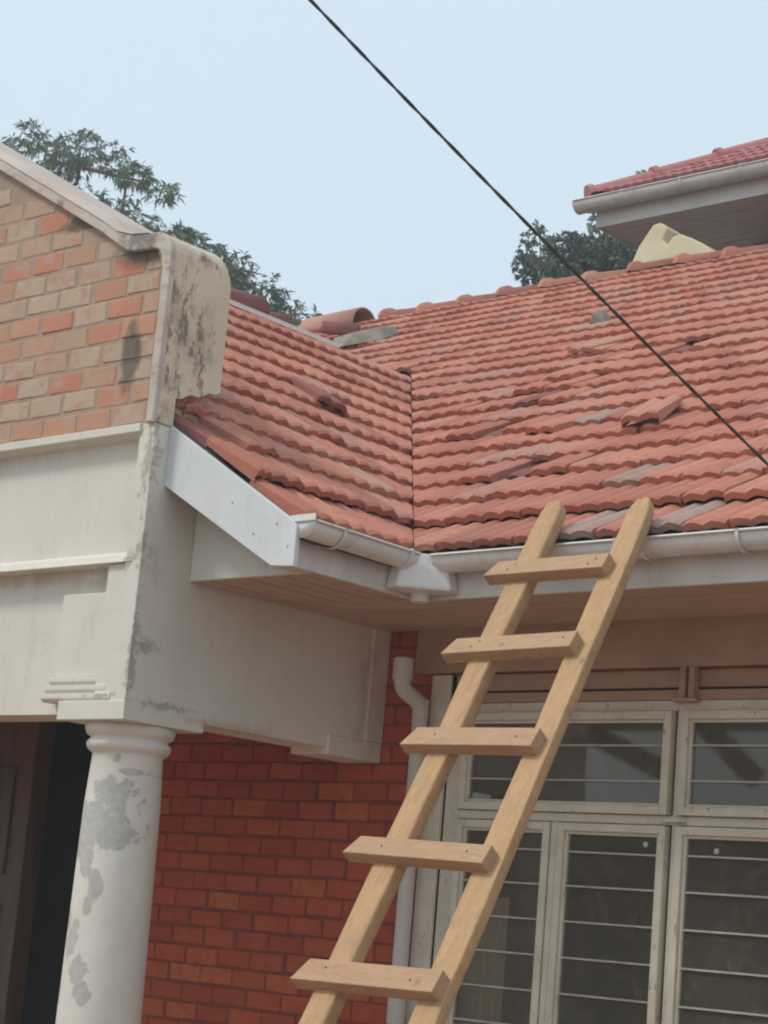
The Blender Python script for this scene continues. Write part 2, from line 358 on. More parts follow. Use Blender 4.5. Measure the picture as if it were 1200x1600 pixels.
TILES = [tile_mesh('t', k) for k in range(6)]
def new_tile_meshes(mats):
    res = {}
    for key in mats:
        res[key] = []
        for k in range(6):
            mb = MB(); mb.add(*TILES[k]); me = mb.mesh('roof_tile_'+key); me.materials.append(M[key]); res[key].append(me)
    return res
TM = new_tile_meshes(['tile', 'tile_grey', 'tile_dark', 'tile_pale'])

VN = Vector((1/S, 1/SW, 0)).normalized()      # horizontal normal of the vertical plane through the valley (points to +x,+y side)
def clip_mesh(me, mtx, keep):
    """cut a tile that crosses the valley; keep = +1 or -1 side of the valley plane; None when it does not cross"""
    d = [(mtx @ v.co - V0).dot(VN)*keep for v in me.vertices]
    if min(d) > .002: return me
    if max(d) < .012: return None
    bm = bmesh.new(); bm.from_mesh(me); inv = mtx.inverted()
    pc = inv @ (V0 + VN*keep*.002); nn = (mtx.to_3x3().transposed() @ (VN*keep)).normalized()
    bmesh.ops.bisect_plane(bm, geom=bm.verts[:]+bm.edges[:]+bm.faces[:], plane_co=pc, plane_no=nn, clear_inner=True, clear_outer=False)
    if not bm.faces: bm.free(); return None
    m2 = bpy.data.meshes.new('roof_tile_cut'); bm.to_mesh(m2); bm.free()
    for mt in me.materials: m2.materials.append(mt)
    return m2
def lay(roof_obj, frame, cells, edits, limit, keep=1):
    """frame(i,j)->Matrix of tile; cells list of matrices; edits (pos, radius, kind)"""
    items = []
    for mtx in cells:
        c = mtx @ Vector((0, .17, .03)); px, py, pz = proj(c)
        vis = -30 < px < 1230 and -30 < py < 1630
        mat = 'tile'; skip = False
        mm = mtx.copy()
        for (p, rad, kind) in edits:
            if (c - Vector(p)).length < rad:
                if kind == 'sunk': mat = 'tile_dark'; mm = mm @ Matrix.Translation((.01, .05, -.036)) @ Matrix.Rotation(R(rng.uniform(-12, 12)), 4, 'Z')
                elif kind == 'drop': skip = True
                elif kind in ('tile_grey', 'tile_dark', 'tile_pale'): mat = kind
                elif kind == 'lift': mm = mm @ Matrix.Translation((0, -.03, .02)) @ Matrix.Rotation(R(5), 4, 'X') @ Matrix.Rotation(R(rng.uniform(-7, 7)), 4, 'Z')
                elif kind == 'askew': mm = mm @ Matrix.Translation((0, rng.uniform(-.05, .02), rng.uniform(0, .014))) @ Matrix.Rotation(R(rng.uniform(-5.5, 5.5)), 4, 'Z') @ Matrix.Rotation(R(rng.uniform(-2, 2)), 4, 'Y')
        if skip: continue
        items.append((0 if vis else 1, pz, mm, mat))
    items.sort(key=lambda a: (a[0], a[1]))
    for a in items[:limit]:
        me = TM[a[3]][rng.randrange(6)]
        if a[2].translation.y < YJ + .2: me = clip_mesh(me, a[2], keep)
        if me: put('roof_tile', me, None, roof_obj, a[2])
    rest = items[limit:]
    if rest:
        mb = MB()
        for a in rest:
            k_ = rng.randrange(6); me = TM['tile'][k_]
            if a[2].translation.y < YJ + .1: me = clip_mesh(me, a[2], keep)
            if me is None: continue
            mb.add([a[2] @ v.co for v in me.vertices], [tuple(p.vertices) for p in me.polygons], rng.random()*.999+.0005)
            if me.users == 0: bpy.data.meshes.remove(me)
        put('roof_tile', mb, M['tile'], roof_obj, None, kind='stuff')

def jit(mm, a=1.0):
    return mm @ Matrix.Translation((rng.gauss(0, .0025)*a, rng.gauss(0, .006)*a, rng.gauss(0, .0022)*a)) @ Matrix.Rotation(R(rng.gauss(0, .55)*a), 4, 'Z') @ Matrix.Rotation(R(rng.gauss(0, .8)*a), 4, 'Y')

# house roof deck
XR = -1.6
zb = .055
d = MB()
d.prism([(V0.y+.03, zmain(V0.y+.03)-zb), (YRIDGE, zmain(YRIDGE)-zb), (YRIDGE+.9, zmain(YRIDGE)-zb-.5), (YRIDGE+5.7, 3.1), (YRIDGE+5.7, 3.0), (YRIDGE, zmain(YRIDGE)-.2), (V0.y+.03, zmain(V0.y+.03)-zb-.05)], -18, XR, 'x')
roof = put('roof', d, M['felt'], house)
ex, ey, ez = Vector((1, 0, 0)), Vector((0, CT, ST_)), Vector((0, -ST_, CT))
def fm(o):
    m = Matrix((ex, ey, ez)).transposed().to_4x4(); m.translation = o; return m
cells = []
nrow = int((YRIDGE - V0.y)/(GA*CT)) + 1
for i in range(nrow):
    y = V0.y + i*GA*CT; z = zmain(y)
    if y > YRIDGE - .12: break
    xv = xvalley(y)                       # valley
    off = rng.uniform(-.01, .01)
    x = XR - .1 + off
    left = max(xv - .30, -12.6) if z < zwing(XRIDGE) else -12.6
    while x > left:
        mm = jit(fm(Vector((x, y, z)))) @ Matrix.Translation((0, -.03, -.012) if i == 0 else (0, 0, 0)); rem = (YRIDGE-y)/CT-.02
        if rem < .35: mm = mm @ Matrix.Diagonal((1, rem/.35, 1, 1))
        cells.append(mm); x -= TW
    # keep only what the wing roof does not cover
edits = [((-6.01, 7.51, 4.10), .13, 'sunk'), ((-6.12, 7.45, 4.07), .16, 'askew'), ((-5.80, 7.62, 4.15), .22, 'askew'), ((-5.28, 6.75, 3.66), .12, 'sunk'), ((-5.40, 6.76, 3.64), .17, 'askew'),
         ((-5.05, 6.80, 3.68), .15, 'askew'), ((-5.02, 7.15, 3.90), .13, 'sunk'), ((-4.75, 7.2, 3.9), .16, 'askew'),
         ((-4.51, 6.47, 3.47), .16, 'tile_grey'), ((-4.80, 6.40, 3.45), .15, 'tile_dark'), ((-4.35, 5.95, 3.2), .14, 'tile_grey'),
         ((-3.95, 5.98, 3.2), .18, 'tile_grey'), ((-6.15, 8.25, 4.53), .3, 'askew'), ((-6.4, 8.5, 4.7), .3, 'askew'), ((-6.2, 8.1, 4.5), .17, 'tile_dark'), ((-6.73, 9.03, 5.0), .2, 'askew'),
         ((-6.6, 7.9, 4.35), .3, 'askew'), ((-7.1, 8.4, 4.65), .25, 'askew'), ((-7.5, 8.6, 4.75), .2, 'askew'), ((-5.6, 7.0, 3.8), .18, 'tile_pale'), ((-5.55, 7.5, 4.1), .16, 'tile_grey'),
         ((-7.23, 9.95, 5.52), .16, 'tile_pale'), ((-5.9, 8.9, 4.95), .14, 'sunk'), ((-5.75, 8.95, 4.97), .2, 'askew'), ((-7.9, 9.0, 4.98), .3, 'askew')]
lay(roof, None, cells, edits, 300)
# stray lifted tiles of the damaged patch
for (x, y, dz, rz, rx, mt) in [(-4.96, 7.16, .060, 12, 6, 'tile'), (-5.62, 7.28, .030, -8, 2, 'tile'), (-6.30, 8.30, .035, 10, 3, 'tile'), (-6.66, 8.95, .035, -8, 3, 'tile_pale')]:
    m = fm(Vector((x, y, zmain(y)))) @ Matrix.Translation((0, 0, dz)) @ Matrix.Rotation(R(rz), 4, 'Z') @ Matrix.Rotation(R(rx-3), 4, 'X')
    put('loose_tile', TM[mt][1], None, roof, m)
# house ridge caps
def cap_pts(L, r0, r1, seg=10, th=.014):
    """half round cap lying along +x, flared collar at its start"""
    vs = []; fs = []; st = [(0, r0*1.22), (.045, r0*1.24), (.055, r0*1.02), (L, r1)]
    for x, r in st:
        for k in range(seg+1):
            a = math.pi*k/seg; vs.append((x, math.cos(a)*r*1.15, math.sin(a)*r*.9))
    for i in range(len(st)-1):
        for k in range(seg):
            fs.append((i*(seg+1)+k, i*(seg+1)+k+1, (i+1)*(seg+1)+k+1, (i+1)*(seg+1)+k))
    n = seg+1; fs.append(tuple(range(n))); fs.append(tuple(range(3*n, 4*n)))
    return vs, fs
mb = MB(); mb.add(*cap_pts(.44, .098, .088)); CAP = mb.mesh('ridge_tile'); CAP.materials.append(M['tile'])
for p in CAP.polygons: p.use_smooth = len(p.vertices) == 4
x = -12.7
while x < XR:
    if not (-11.6 < x < -10.98):
        m = Matrix.Translation((x, YRIDGE, zmain(YRIDGE)-.035 + rng.uniform(-.012, .012))) @ Matrix.Rotation(R(rng.uniform(-2, 2)), 4, 'Y') @ Matrix.Rotation(R(rng.uniform(-2, 2)), 4, 'Z')
        put('ridge_tile', CAP, None, roof, m)
    x += .405

# ------------------------------------------------------------------ house wall
def brick_geo(L, H, D, seed):
    r = random.Random(seed); c = .004; j = lambda: r.uniform(-.0035, .0035)
    a, b = L/2, H/2
    back = [(-a, 0, -b), (a, 0, -b), (a, 0, b), (-a, 0, b)]
    mid = [(-a+j(), -D+.004, -b+j()), (a+j(), -D+.004, -b+j()), (a+j(), -D+.004, b+j()), (-a+j(), -D+.004, b+j())]
    fr = [(x*(1-c/a), -D+j()*.5, z*(1-c/b)) for x, _, z in mid]
    vs = back+mid+fr
    fs = [(8, 9, 10, 11)]
    for o in (0, 4): fs += [(o+i, o+(i+1) % 4, o+4+(i+1) % 4, o+4+i) for i in range(4)]
    return vs, fs
BL, BH = .210, .0847
def brick_meshes(L, H, D, mat, n=6):
    res = []
    for k in range(n):
        mb = MB(); mb.add(*brick_geo(L, H, D, k*13+int(L*1000))); me = mb.mesh('brick'); me.materials.append(mat); res.append(me)
    return res
# wall core behind the bricks, with openings for window and door
XWL, XWR = -5.475, -3.22                 # window opening
XDL, XDR = -9.40, -7.46                  # porch door opening
wcore = MB()
y0, y1 = YW+.006, YW+.20
wcore.box(-12.5, XDL, y0, y1, 0, 2.95); wcore.box(XDR, XWL, y0, y1, 0, 2.95); wcore.box(XWR, XR+.1, y0, y1, 0, 2.95)
wcore.box(XDL, XDR, y0, y1, 2.625, 2.95); wcore.box(XWL, XWR, y0, y1, 0, .98); wcore.box(XWL, XWR, y0, y1, 2.72, 2.95)
wall = put('wall', wcore, M['mortar_red'], house)
full = brick_meshes(BL-.012, BH-.011, .012, M['brick_red'])
half = brick_meshes(BL/2-.012, BH-.011, .012, M['brick_red'])
stuff = MB(); nb = 0
row = 0; z = .05
while z < 2.90:
    off = 0 if row % 2 else BL/2
    x = -12.4 + off
    while x < XR:
        zc = z + BH/2
        inwin = XWL-.02 < x+BL*.4 and x-BL*.4 < XWR+.02 and .93 < zc < 2.74
        indoor = XDL < x+BL*.4 and x-BL*.4 < XDR and zc < 2.66
        lint = x > -5.66 and zc > 2.68
        if not (inwin or indoor or lint):
            m = Matrix.Translation((x+rng.gauss(0, .003), YW+.0135+rng.gauss(0, .0012), zc+rng.gauss(0, .0012))) @ Matrix.Rotation(R(rng.gauss(0, .6)), 4, 'Y') @ Matrix.Diagonal((rng.uniform(.96, 1.02), 1, rng.uniform(.96, 1.04), 1))
            px, py, pz = proj((x, YW, zc))
            if 180 < px < 760 and 1040 < py < 1640 and nb < 300:
                put('brick', rng.choice(full), None, wall, m); nb += 1
            else:
                vs, fs = brick_geo(BL-.012, BH-.011, .012, rng.randrange(9))
                stuff.add([m @ Vector(v) for v in vs], fs, rng.random()*.99+.001)
        elif not lint:            # closing bits beside the openings
            for e0, sgn in ((XWR, 1), (XWL-.10, -1)) if inwin else ((XDR, 1), (XDL, -1)):
                wd = (x + BL/2 - e0) if sgn > 0 else (e0 - (x - BL/2))
                if .03 < wd < BL:
                    m = Matrix.Translation((e0 + sgn*(wd/2+.003), YW+.0135, zc)) @ Matrix.Diagonal((wd/BL, 1, 1, 1))
                    vs, fs = brick_geo(BL-.012, BH-.011, .012, rng.randrange(9))
                    stuff.add([m @ Vector(v) for v in vs], fs, rng.random()*.99+.001)
        x += BL
    z += BH; row += 1
put('brick', stuff, M['brick_red'], wall, kind='stuff')
rev = MB(); rev.box(XWL-.10, XWL, YW-.012, YW+.2, .95, 2.715)      # plastered jamb closing the brick edge
bevel(put('window_reveal', rev, M['winframe'], wall), .004)
lin = MB(); lin.box(-5.66, XR, YW-.035, YW+.004, 2.722, ZS+.01)
bevel(put('lintel', lin, M['brown'], house), .006)
# rear of the house and room behind the window
rm = MB(); rm.box(-12.5, XR, 11.0, 11.2, 0, 3.0); rm.box(-12.6, -12.5, 6.8, 11.2, 0, 3.0); rm.box(XR, XR+.1, 6.8, 11.2, 0, 3.0)
rm.box(-7.2, -7.1, 6.81, 11, 0, 2.95)
rm.box(-12.6, XR+.1, 6.81, 11.2, 2.96, 3.04)
put('wall', rm, M['room'], house)
g = MB(); g.prism([(5.9, 3.0), (YRIDGE, zmain(YRIDGE)-.2), (YRIDGE+5.6, 3.0)], XR-.12, XR-.02, 'x')
put('gable_end', g, M['brick_red'], house)
# ------------------------------------------------------------------ window
win = MB()
yf0, yf1 = YW+.012, YW+.065
def bar(mb, x0, x1, z0, z1, a=yf0, b=yf1): mb.box(x0, x1, a, b, z0, z1)
bar(win, -5.472, -5.40, 1.0, 2.595); bar(win, XWR-.06, XWR, 1.0, 2.595)
bar(win, -5.40, XWR-.06, 2.553, 2.595); bar(win, -5.40, XWR-.06, 2.112, 2.148); bar(win, -5.40, XWR-.06, 1.0, 1.04)
bar(win, -4.338, -4.312, 1.04, 2.553, yf0+.004, yf1-.004)
window = put('window', win, M['winframe'], house); bevel(window, .004)
hd = MB(); bar(hd, -5.472, XWR, 2.648, 2.72, yf0+.015, yf1); bevel(put('head_board', hd, M['brown'], window), .004)
hd = MB(); bar(hd, -5.472, XWR, 2.597, 2.638, yf0+.002, yf1); bevel(put('head_board', hd, M['brown'], window), .004)
hd = MB(); hd.box(-4.318, -4.29, YW-.02, YW+.02, 2.60, 2.735); hd.box(-4.275, -4.25, YW-.02, YW+.02, 2.60, 2.735)
bevel(put('head_post', hd, M['brown'], window), .003)
hd = MB(); hd.box(-4.345, -4.235, YW-.028, YW+.01, 2.585, 2.60); bevel(put('bracket', hd, M['brown'], window), .003)
hd = MB(); hd.box(-4.365, -4.27, YW-.012, YW+.01, 2.122, 2.138); bevel(put('bracket', hd, M['winframe'], window), .003)
def sash(x0, x1, z0, z1, w=.032, yo=-.01):
    s = MB(); a, b = YW+yo, YW+yo+.045
    s.box(x0, x0+w, a, b, z0, z1); s.box(x1-w, x1, a, b, z0, z1)
    s.box(x0+w, x1-w, a, b, z0, z0+w); s.box(x0+w, x1-w, a, b, z1-w, z1)
    # inner rebate with old putty
    k = .012; a2 = a+.014
    s.box(x0+w, x0+w+k, a2, b, z0+w, z1-w); s.box(x1-w-k, x1-w, a2, b, z0+w, z1-w)
    s.box(x0+w+k, x1-w-k, a2, b, z0+w, z0+w+k); s.box(x0+w+k, x1-w-k, a2, b, z1-w-k, z1-w)
    bevel(put('sash', s, M['winframe'], window), .003)
    p = MB(); p.box(x0+w, x1-w, a+.028, a+.032, z0+w, z1-w); put('pane', p, M['glass'], window)
sash(-5.388, -4.352, 2.150, 2.552); sash(-4.305, XWR-.065, 2.150, 2.552)
for a, b in ((-5.385, -4.902), (-4.862, -4.352), (-4.305, -3.82), (-3.78, XWR-.065)): sash(a, b, 1.045, 2.108)
ml = MB(); ml.box(-4.897, -4.867, YW-.002, YW+.05, 1.04, 2.11); bevel(put('mullion', ml, M['winframe'], window), .003)
ml = MB(); ml.box(-3.815, -3.785, YW-.002, YW+.05, 1.04, 2.11); bevel(put('mullion', ml, M['winframe'], window), .003)
for zz in (2.42, 2.28, 1.997, 1.859, 1.72, 1.58, 1.44, 1.30, 1.16):
    for x0, x1 in (((-5.375, -4.365), (-4.29, XWR-.08)) if zz > 2.15 else ((-5.37, -4.915), (-4.85, -4.365), (-4.29, -3.835), (-3.77, XWR-.08))):
        b_ = MB(); b_.box(x0, x1, 6.607, 6.614, zz-.0038, zz+.0038)
        put('security_bar', b_, M['bar'], window, Matrix.Translation((0, 0, rng.uniform(-.003, .003))))
for xx, zz in ((-4.45, 2.035), (-4.13, 2.02)):      # pale putty blobs on the glass
    b_ = MB(); b_.lathe((0, 0), [(.0, -.004), (.010, -.003), (.012, 0), (.011, .003), (0, .004)], 12)
    put('putty_blob', b_, M['pipe'], window, Matrix.Translation((xx, YW+.012, zz)) @ Matrix.Rotation(R(90), 4, 'X'), smooth=True)
cu = MB()
for k in range(16):
    x = -5.37 + k*.0145; cu.add([(x, 6.68+.012*math.sin(k*1.9), .9), (x+.0145, 6.68+.012*math.sin((k+1)*1.9), .9), (x+.0145, 6.68+.012*math.sin((k+1)*1.9), 1.80), (x, 6.68+.012*math.sin(k*1.9), 1.80)], [(0, 1, 2, 3)])
put('curtain', cu, M['curtain'], window)
# ------------------------------------------------------------------ porch doorway in the house wall
dr = MB(); dr.box(XDL, -8.24, YW+.02, YW+.07, .04, 2.615)
door = put('door', dr, M['doorwood'], house); bevel(door, .005)
for z0, z1 in ((.2, .85), (1.0, 1.6), (1.75, 2.3)):
    for x0, x1 in ((-9.3, -8.9), (-8.8, -8.35)):
        p = MB(); p.box(x0, x1, YW+.004, YW+.019, z0, z1); bevel(put('door_panel', p, M['doorwood'], door), .008)
fr = MB(); fr.box(-8.235, -8.18, YW-.01, YW+.15, .04, 2.615); fr.box(-7.52, XDR-.002, YW-.01, YW+.15, .04, 2.615); fr.box(-8.18, -7.52, YW-.01, YW+.15, 2.56, 2.615)
bevel(put('door_frame', fr, M['doorwood'], house), .004)
dk = MB(); dk.box(-8.18, -7.52, YW+.10, YW+.14, .04, 2.56); put('door', dk, M['black'], house)  # black sheet standing in for the unlit room beyond the doorway

# ------------------------------------------------------------------ house eaves
fa = MB(); fa.box(FX+.0, XR, FY, FY+.022, 2.905, 3.075); fa.box(-4.06, -4.056, FY-.003, FY, 2.905, 3.075)
bevel(put('fascia', fa, M['fascia'], house), .003)
sb = MB(); sb.box(FX+.002, XR, FY+.02, YW, ZS+.014, ZS+.02); soff = put('soffit', sb, M['gap'], house)
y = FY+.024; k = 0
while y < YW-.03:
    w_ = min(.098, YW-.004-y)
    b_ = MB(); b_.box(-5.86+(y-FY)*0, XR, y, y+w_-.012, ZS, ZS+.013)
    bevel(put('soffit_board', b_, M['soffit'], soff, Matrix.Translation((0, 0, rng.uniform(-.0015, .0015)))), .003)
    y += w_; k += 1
def gutter(mb, p0, p1, side, r=.058, seg=14, th=.003):
    """half round channel from p0 to p1, rim height z, side = unit vector to the front"""
    p0, p1, side = Vector(p0), Vector(p1), Vector(side)
    vs = []; pr = []
    for k in range(seg+1):
        a = math.pi*k/seg; pr.append((math.cos(a)*r, -math.sin(a)*r*1.05))
    pr = [(r+.006, .004), (r+.008, -.006)] + pr     # rolled front bead
    inner = [(c*(1-th/r), s_*(1-th/r)) for c, s_ in reversed(pr[2:])] + [(r-.004, .004)]
    pr = pr + inner; n = len(pr)
    for P in (p0, p1):
        for c, s_ in pr: vs.append(P + side*c + Vector((0, 0, s_)))
    fs = [(k, (k+1) % n, n+(k+1) % n, n+k) for k in range(n)]
    mb.add(vs, fs); return mb
def endcap(mb, p, side, ax, r=.058, th=.004, seg=14):
    side = Vector(side); ax = Vector(ax); P = Vector(p); vs = []
    for d_ in (0, th):
        for k in range(seg+1):
            a = math.pi*k/seg; vs.append(P + ax*d_ + side*math.cos(a)*r*1.03 + Vector((0, 0, -math.sin(a)*r*1.08)))
    n = seg+1; mb.add(vs, [tuple(range(n)), tuple(range(2*n-1, n-1, -1))] + [(k, k+1, n+k+1, n+k) for k in range(n-1)] + [(n-1, 0, n, 2*n-1)])
def strap(P, side, ax, r=.066, w=.016, seg=16, th=.003, over=True):
    mb = MB(); side = Vector(side); ax = Vector(ax); P = Vector(P); pr = []
    for k in range(seg+1):
        a = math.pi*k/seg; pr.append((math.cos(a), -math.sin(a)*1.05))
    o_ = [(c*r, s_*r) for c, s_ in pr]; i_ = [(c*(r-th), s_*(r-th)) for c, s_ in reversed(pr)]
    pl = [(r+.004, .006)] + o_ + i_ + [(r-.006, .006)]; n = len(pl); vs = []
    for d_ in (-w/2, w/2):
        for c, s_ in pl: vs.append(P + ax*d_ + side*c + Vector((0, 0, s_)))
    mb.add(vs, [(k, (k+1) % n, n+(k+1) % n, n+k) for k in range(n)] + [tuple(range(n)), tuple(range(2*n-1, n-1, -1))])
    return mb
GZ = 3.056; GR = .058
gy = FY - .008 - GR
gm = MB(); gutter(gm, (FX+.155, gy, GZ), (XR, gy, GZ+.012), (0, -1, 0))
gut = put('gutter', gm, M['white'], house, smooth=True)
for X_ in (-4.105, -4.02, -3.62, -2.9, -2.2):
    put('gutter_strap', strap((X_, gy, GZ+.004), (0, -1, 0), (1, 0, 0), w=.05 if X_ == -4.105 else .014), M['white'], gut)
# corner outlet
ox, oy = FX+.008+GR, FY-.008-GR
oc = MB()
def ring(z, h, o):  # plan outline: chamfered towards the open corner (+x,-y)
    q = math.sqrt(.5); c = (ox+.062+o, oy-.062-o); A = (c[0]-h*q, c[1]-h*q); B = (c[0]+h*q, c[1]+h*q)
    return [(FX+.006, FY-.006, z), (FX+.006, A[1]+.01, z), (A[0], A[1], z), (B[0], B[1], z), (B[0]-.01, FY-.006, z)]
rs = [ring(GZ+.006, .076, .002), ring(GZ-.02, .082, .004), ring(GZ-.06, .092, .008), ring(2.930, .106, .013), ring(2.920, .103, .011)]
oc.add([v for r_ in rs for v in r_], [(i*5+k, i*5+(k+1) % 5, (i+1)*5+(k+1) % 5, (i+1)*5+k) for i in range(4) for k in range(5)] + [tuple(range(20, 25)), tuple(range(5))])
out_ = put('gutter_outlet', oc, M['white'], house); bevel(out_, .006, 3, 20)
sp = MB(); sp.tube([(ox-.005, oy+.005, 2.94), (ox-.005, oy+.005, 2.885)], .036, 20); put('outlet_spigot', sp, M['white'], out_, smooth=False)
# downpipe
PX, PY = -5.572, YW-.075
dp = MB(); dp.tube([(PX, PY, 0.05), (PX, PY, 2.60)], .0335, 20)
pipe = put('downpipe', dp, M['pipe'], house, smooth=False)
for zz in (1.255, ):
    c_ = MB(); c_.tube([(PX, PY, zz), (PX, PY, zz+.115)], .0385, 20); put('pipe_socket', c_, M['pipe'], pipe)
    c_ = MB(); c_.tube([(PX, PY, zz-.018), (PX, PY, zz-.002)], .041, 20); c_.box(PX-.055, PX-.03, PY-.01, PY+.07, zz-.02, zz); c_.box(PX+.03, PX+.055, PY-.01, PY+.07, zz-.02, zz)
    put('pipe_clip', c_, M['doorwood'], pipe)
el = MB(); pts = [(PX, PY-.135, 2.69)]
for k in range(7):
    a = R(70*k/6); pts.append((PX, PY-.135+.05*(1-math.cos(a)), 2.665-.05*math.sin(a)))
pts += [(PX, PY-.045, 2.597), (PX, PY-.015, 2.58), (PX, PY, 2.555), (PX, PY, 2.52)]
el.tube(pts, .035, 20); put('pipe_elbow', el, M['pipe'], pipe, smooth=True)
sk = MB(); sk.tube([(PX, PY-.135, 2.665), (PX, PY-.135, 2.755)], .043, 20); sk.tube([(PX, PY-.135, 2.752), (PX, PY-.135, 2.758)], .036, 20)
put('pipe_socket', sk, M['pipe'], pipe)

# ------------------------------------------------------------------ porch masonry
# beams
bm_ = MB(); bm_.box(XB-.21, XB, YF+.091, YW-.004, 2.362, 3.40)
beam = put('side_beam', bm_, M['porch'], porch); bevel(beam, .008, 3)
b2 = MB()
b2.box(-11.75, -5.936, YF+.085, YF+.29, 2.36, 2.955)
b2.box(-11.75, -5.936, YF+.055, YF+.29, 2.955, 3.495)      # recessed plain field
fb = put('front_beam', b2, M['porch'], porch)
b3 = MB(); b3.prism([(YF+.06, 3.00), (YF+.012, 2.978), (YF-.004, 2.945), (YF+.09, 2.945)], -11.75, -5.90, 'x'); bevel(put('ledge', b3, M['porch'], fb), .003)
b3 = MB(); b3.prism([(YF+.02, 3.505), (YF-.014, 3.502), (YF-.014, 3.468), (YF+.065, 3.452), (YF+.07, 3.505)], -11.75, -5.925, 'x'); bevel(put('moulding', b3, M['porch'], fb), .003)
# corner pilaster strip running down the front face
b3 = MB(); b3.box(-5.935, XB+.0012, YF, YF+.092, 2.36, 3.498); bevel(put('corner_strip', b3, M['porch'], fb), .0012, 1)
b3 = MB(); b3.box(XB-.02, XB+.008, YF+.004, YF+.088, 3.50, 3.62); bevel(put('corner_strip', b3, M['mould'], fb), .006)
# panel with stepped base above the column
b3 = MB(); b3.box(-6.335, -6.055, YF+.04, YF+.09, 2.50, 2.838)
bevel(put('panel', b3, M['porch'], fb), .004)
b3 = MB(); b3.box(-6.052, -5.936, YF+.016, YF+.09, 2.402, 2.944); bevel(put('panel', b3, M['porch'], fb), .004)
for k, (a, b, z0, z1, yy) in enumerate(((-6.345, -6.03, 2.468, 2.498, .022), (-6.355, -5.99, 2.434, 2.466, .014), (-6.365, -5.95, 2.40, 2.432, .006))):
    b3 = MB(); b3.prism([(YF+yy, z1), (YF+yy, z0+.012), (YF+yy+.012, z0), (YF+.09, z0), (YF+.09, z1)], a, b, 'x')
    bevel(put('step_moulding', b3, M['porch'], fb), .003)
# capital block and column
CX, CY = -6.035, 5.32
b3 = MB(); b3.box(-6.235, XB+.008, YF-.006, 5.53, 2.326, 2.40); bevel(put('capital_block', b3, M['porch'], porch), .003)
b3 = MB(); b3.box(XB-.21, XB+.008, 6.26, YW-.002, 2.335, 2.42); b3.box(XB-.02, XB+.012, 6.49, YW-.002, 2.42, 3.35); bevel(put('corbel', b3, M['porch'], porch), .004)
cp = MB(); prof = [(.15, .0), (.162, .6), (.162, 1.2), (.150, 2.0), (.139, 2.205), (.141, 2.212), (.156, 2.222), (.166, 2.236), (.168, 2.250), (.160, 2.262), (.152, 2.268), (.154, 2.274), (.170, 2.284), (.178, 2.302), (.180, 2.326), (.0, 2.326)]
cp.lathe((CX, CY), prof, 56)
col_ = put('column', cp, M['column'], porch, smooth=True)
cb_ = MB(); cb_.box(CX-.22, CX+.22, CY-.22, CY+.22, 0, .18); bevel(put('column_base', cb_, M['column'], porch), .01)
# left column, ceiling
c2 = MB(); c2.lathe((-11.55, CY), prof, 40); put('column', c2, M['column'], porch, smooth=True)
b3 = MB(); b3.box(-11.75, -11.54, YF+.29, YW-.004, 2.36, 3.4); put('side_beam', b3, M['porch'], porch)
b3 = MB(); b3.box(-11.54, XB-.21, YF+.29, YW-.004, 2.62, 2.66); put('ceiling', b3, M['brown'], porch)
# gable wall
def rake(x): return 4.782 + (x+7.053)*-.558
gw = MB(); poly = [(-11.7, 3.5), (-5.90, 3.5), (-5.90, 4.25), (-6.19, 4.30), (-8.8, rake(-8.8)), (-11.4, 4.30), (-11.7, 4.25)]
gw.prism(poly, YF+.016, YF+.31, 'y')
gable = put('gable_wall', gw, M['mortar'], porch)
GBL, GBH = .212, .0925
fullg = brick_meshes(GBL-.014, GBH-.012, .010, M['brick_tan']); redg = brick_meshes(GBL-.014, GBH-.012, .010, M['brick_worn'])
halfg = brick_meshes(GBL/2-.014, GBH-.012, .010, M['brick_tan'])
REDS = [(-6.73, 4.47), (-6.20, 4.22), (-6.57, 4.31), (-6.79, 4.31), (-6.19, 3.97), (-6.07, 3.97), (-6.51, 3.99), (-6.40, 3.71), (-6.78, 3.71), (-6.41, 3.54), (-6.07, 3.62), (-5.95, 4.04), (-6.85, 3.98)]     # x, z of the bricks that kept their red paint
stuff = MB(); row = 0; z = 3.505
while z < 5.9:
    x = -5.925 - (GBL/2 if row % 2 else 0); zc = z+GBH/2
    first = True
    if row % 2:
        m = Matrix.Translation((-5.925-GBL/4+.005, YF+.0225, zc)); 
        if zc < 4.2: put('brick', rng.choice(halfg), None, gable, m)
    while x > -11.6:
        xc = x - GBL/2; x -= GBL
        lim = min(rake(xc+.08), rake(-17.6-xc+.08)) - .02
        if xc > -6.2: lim = 4.20
        if zc + GBH/2 > lim + .085: continue
        m = Matrix.Translation((xc+rng.gauss(0, .003), YF+.0225+rng.gauss(0, .0007), zc+rng.gauss(0, .0015))) @ Matrix.Rotation(R(rng.gauss(0, .6)), 4, 'Y') @ Matrix.Diagonal((rng.uniform(.95, 1.02), 1, rng.uniform(.95, 1.03), 1))
        px, py, pz = proj((xc, YF, zc))
        if -60 < px < 300:
            red = any(abs(xc-a) < .11 and abs(zc-b) < .05 for a, b in REDS)
            put('brick', rng.choice(redg if red else fullg), None, gable, m)
        else:
            vs, fs = brick_geo(GBL-.014, GBH-.012, .010, rng.randrange(9)); stuff.add([m @ Vector(v) for v in vs], fs, rng.random()*.99+.001)
    z += GBH; row += 1
put('brick', stuff, M['brick_tan'], gable, kind='stuff')
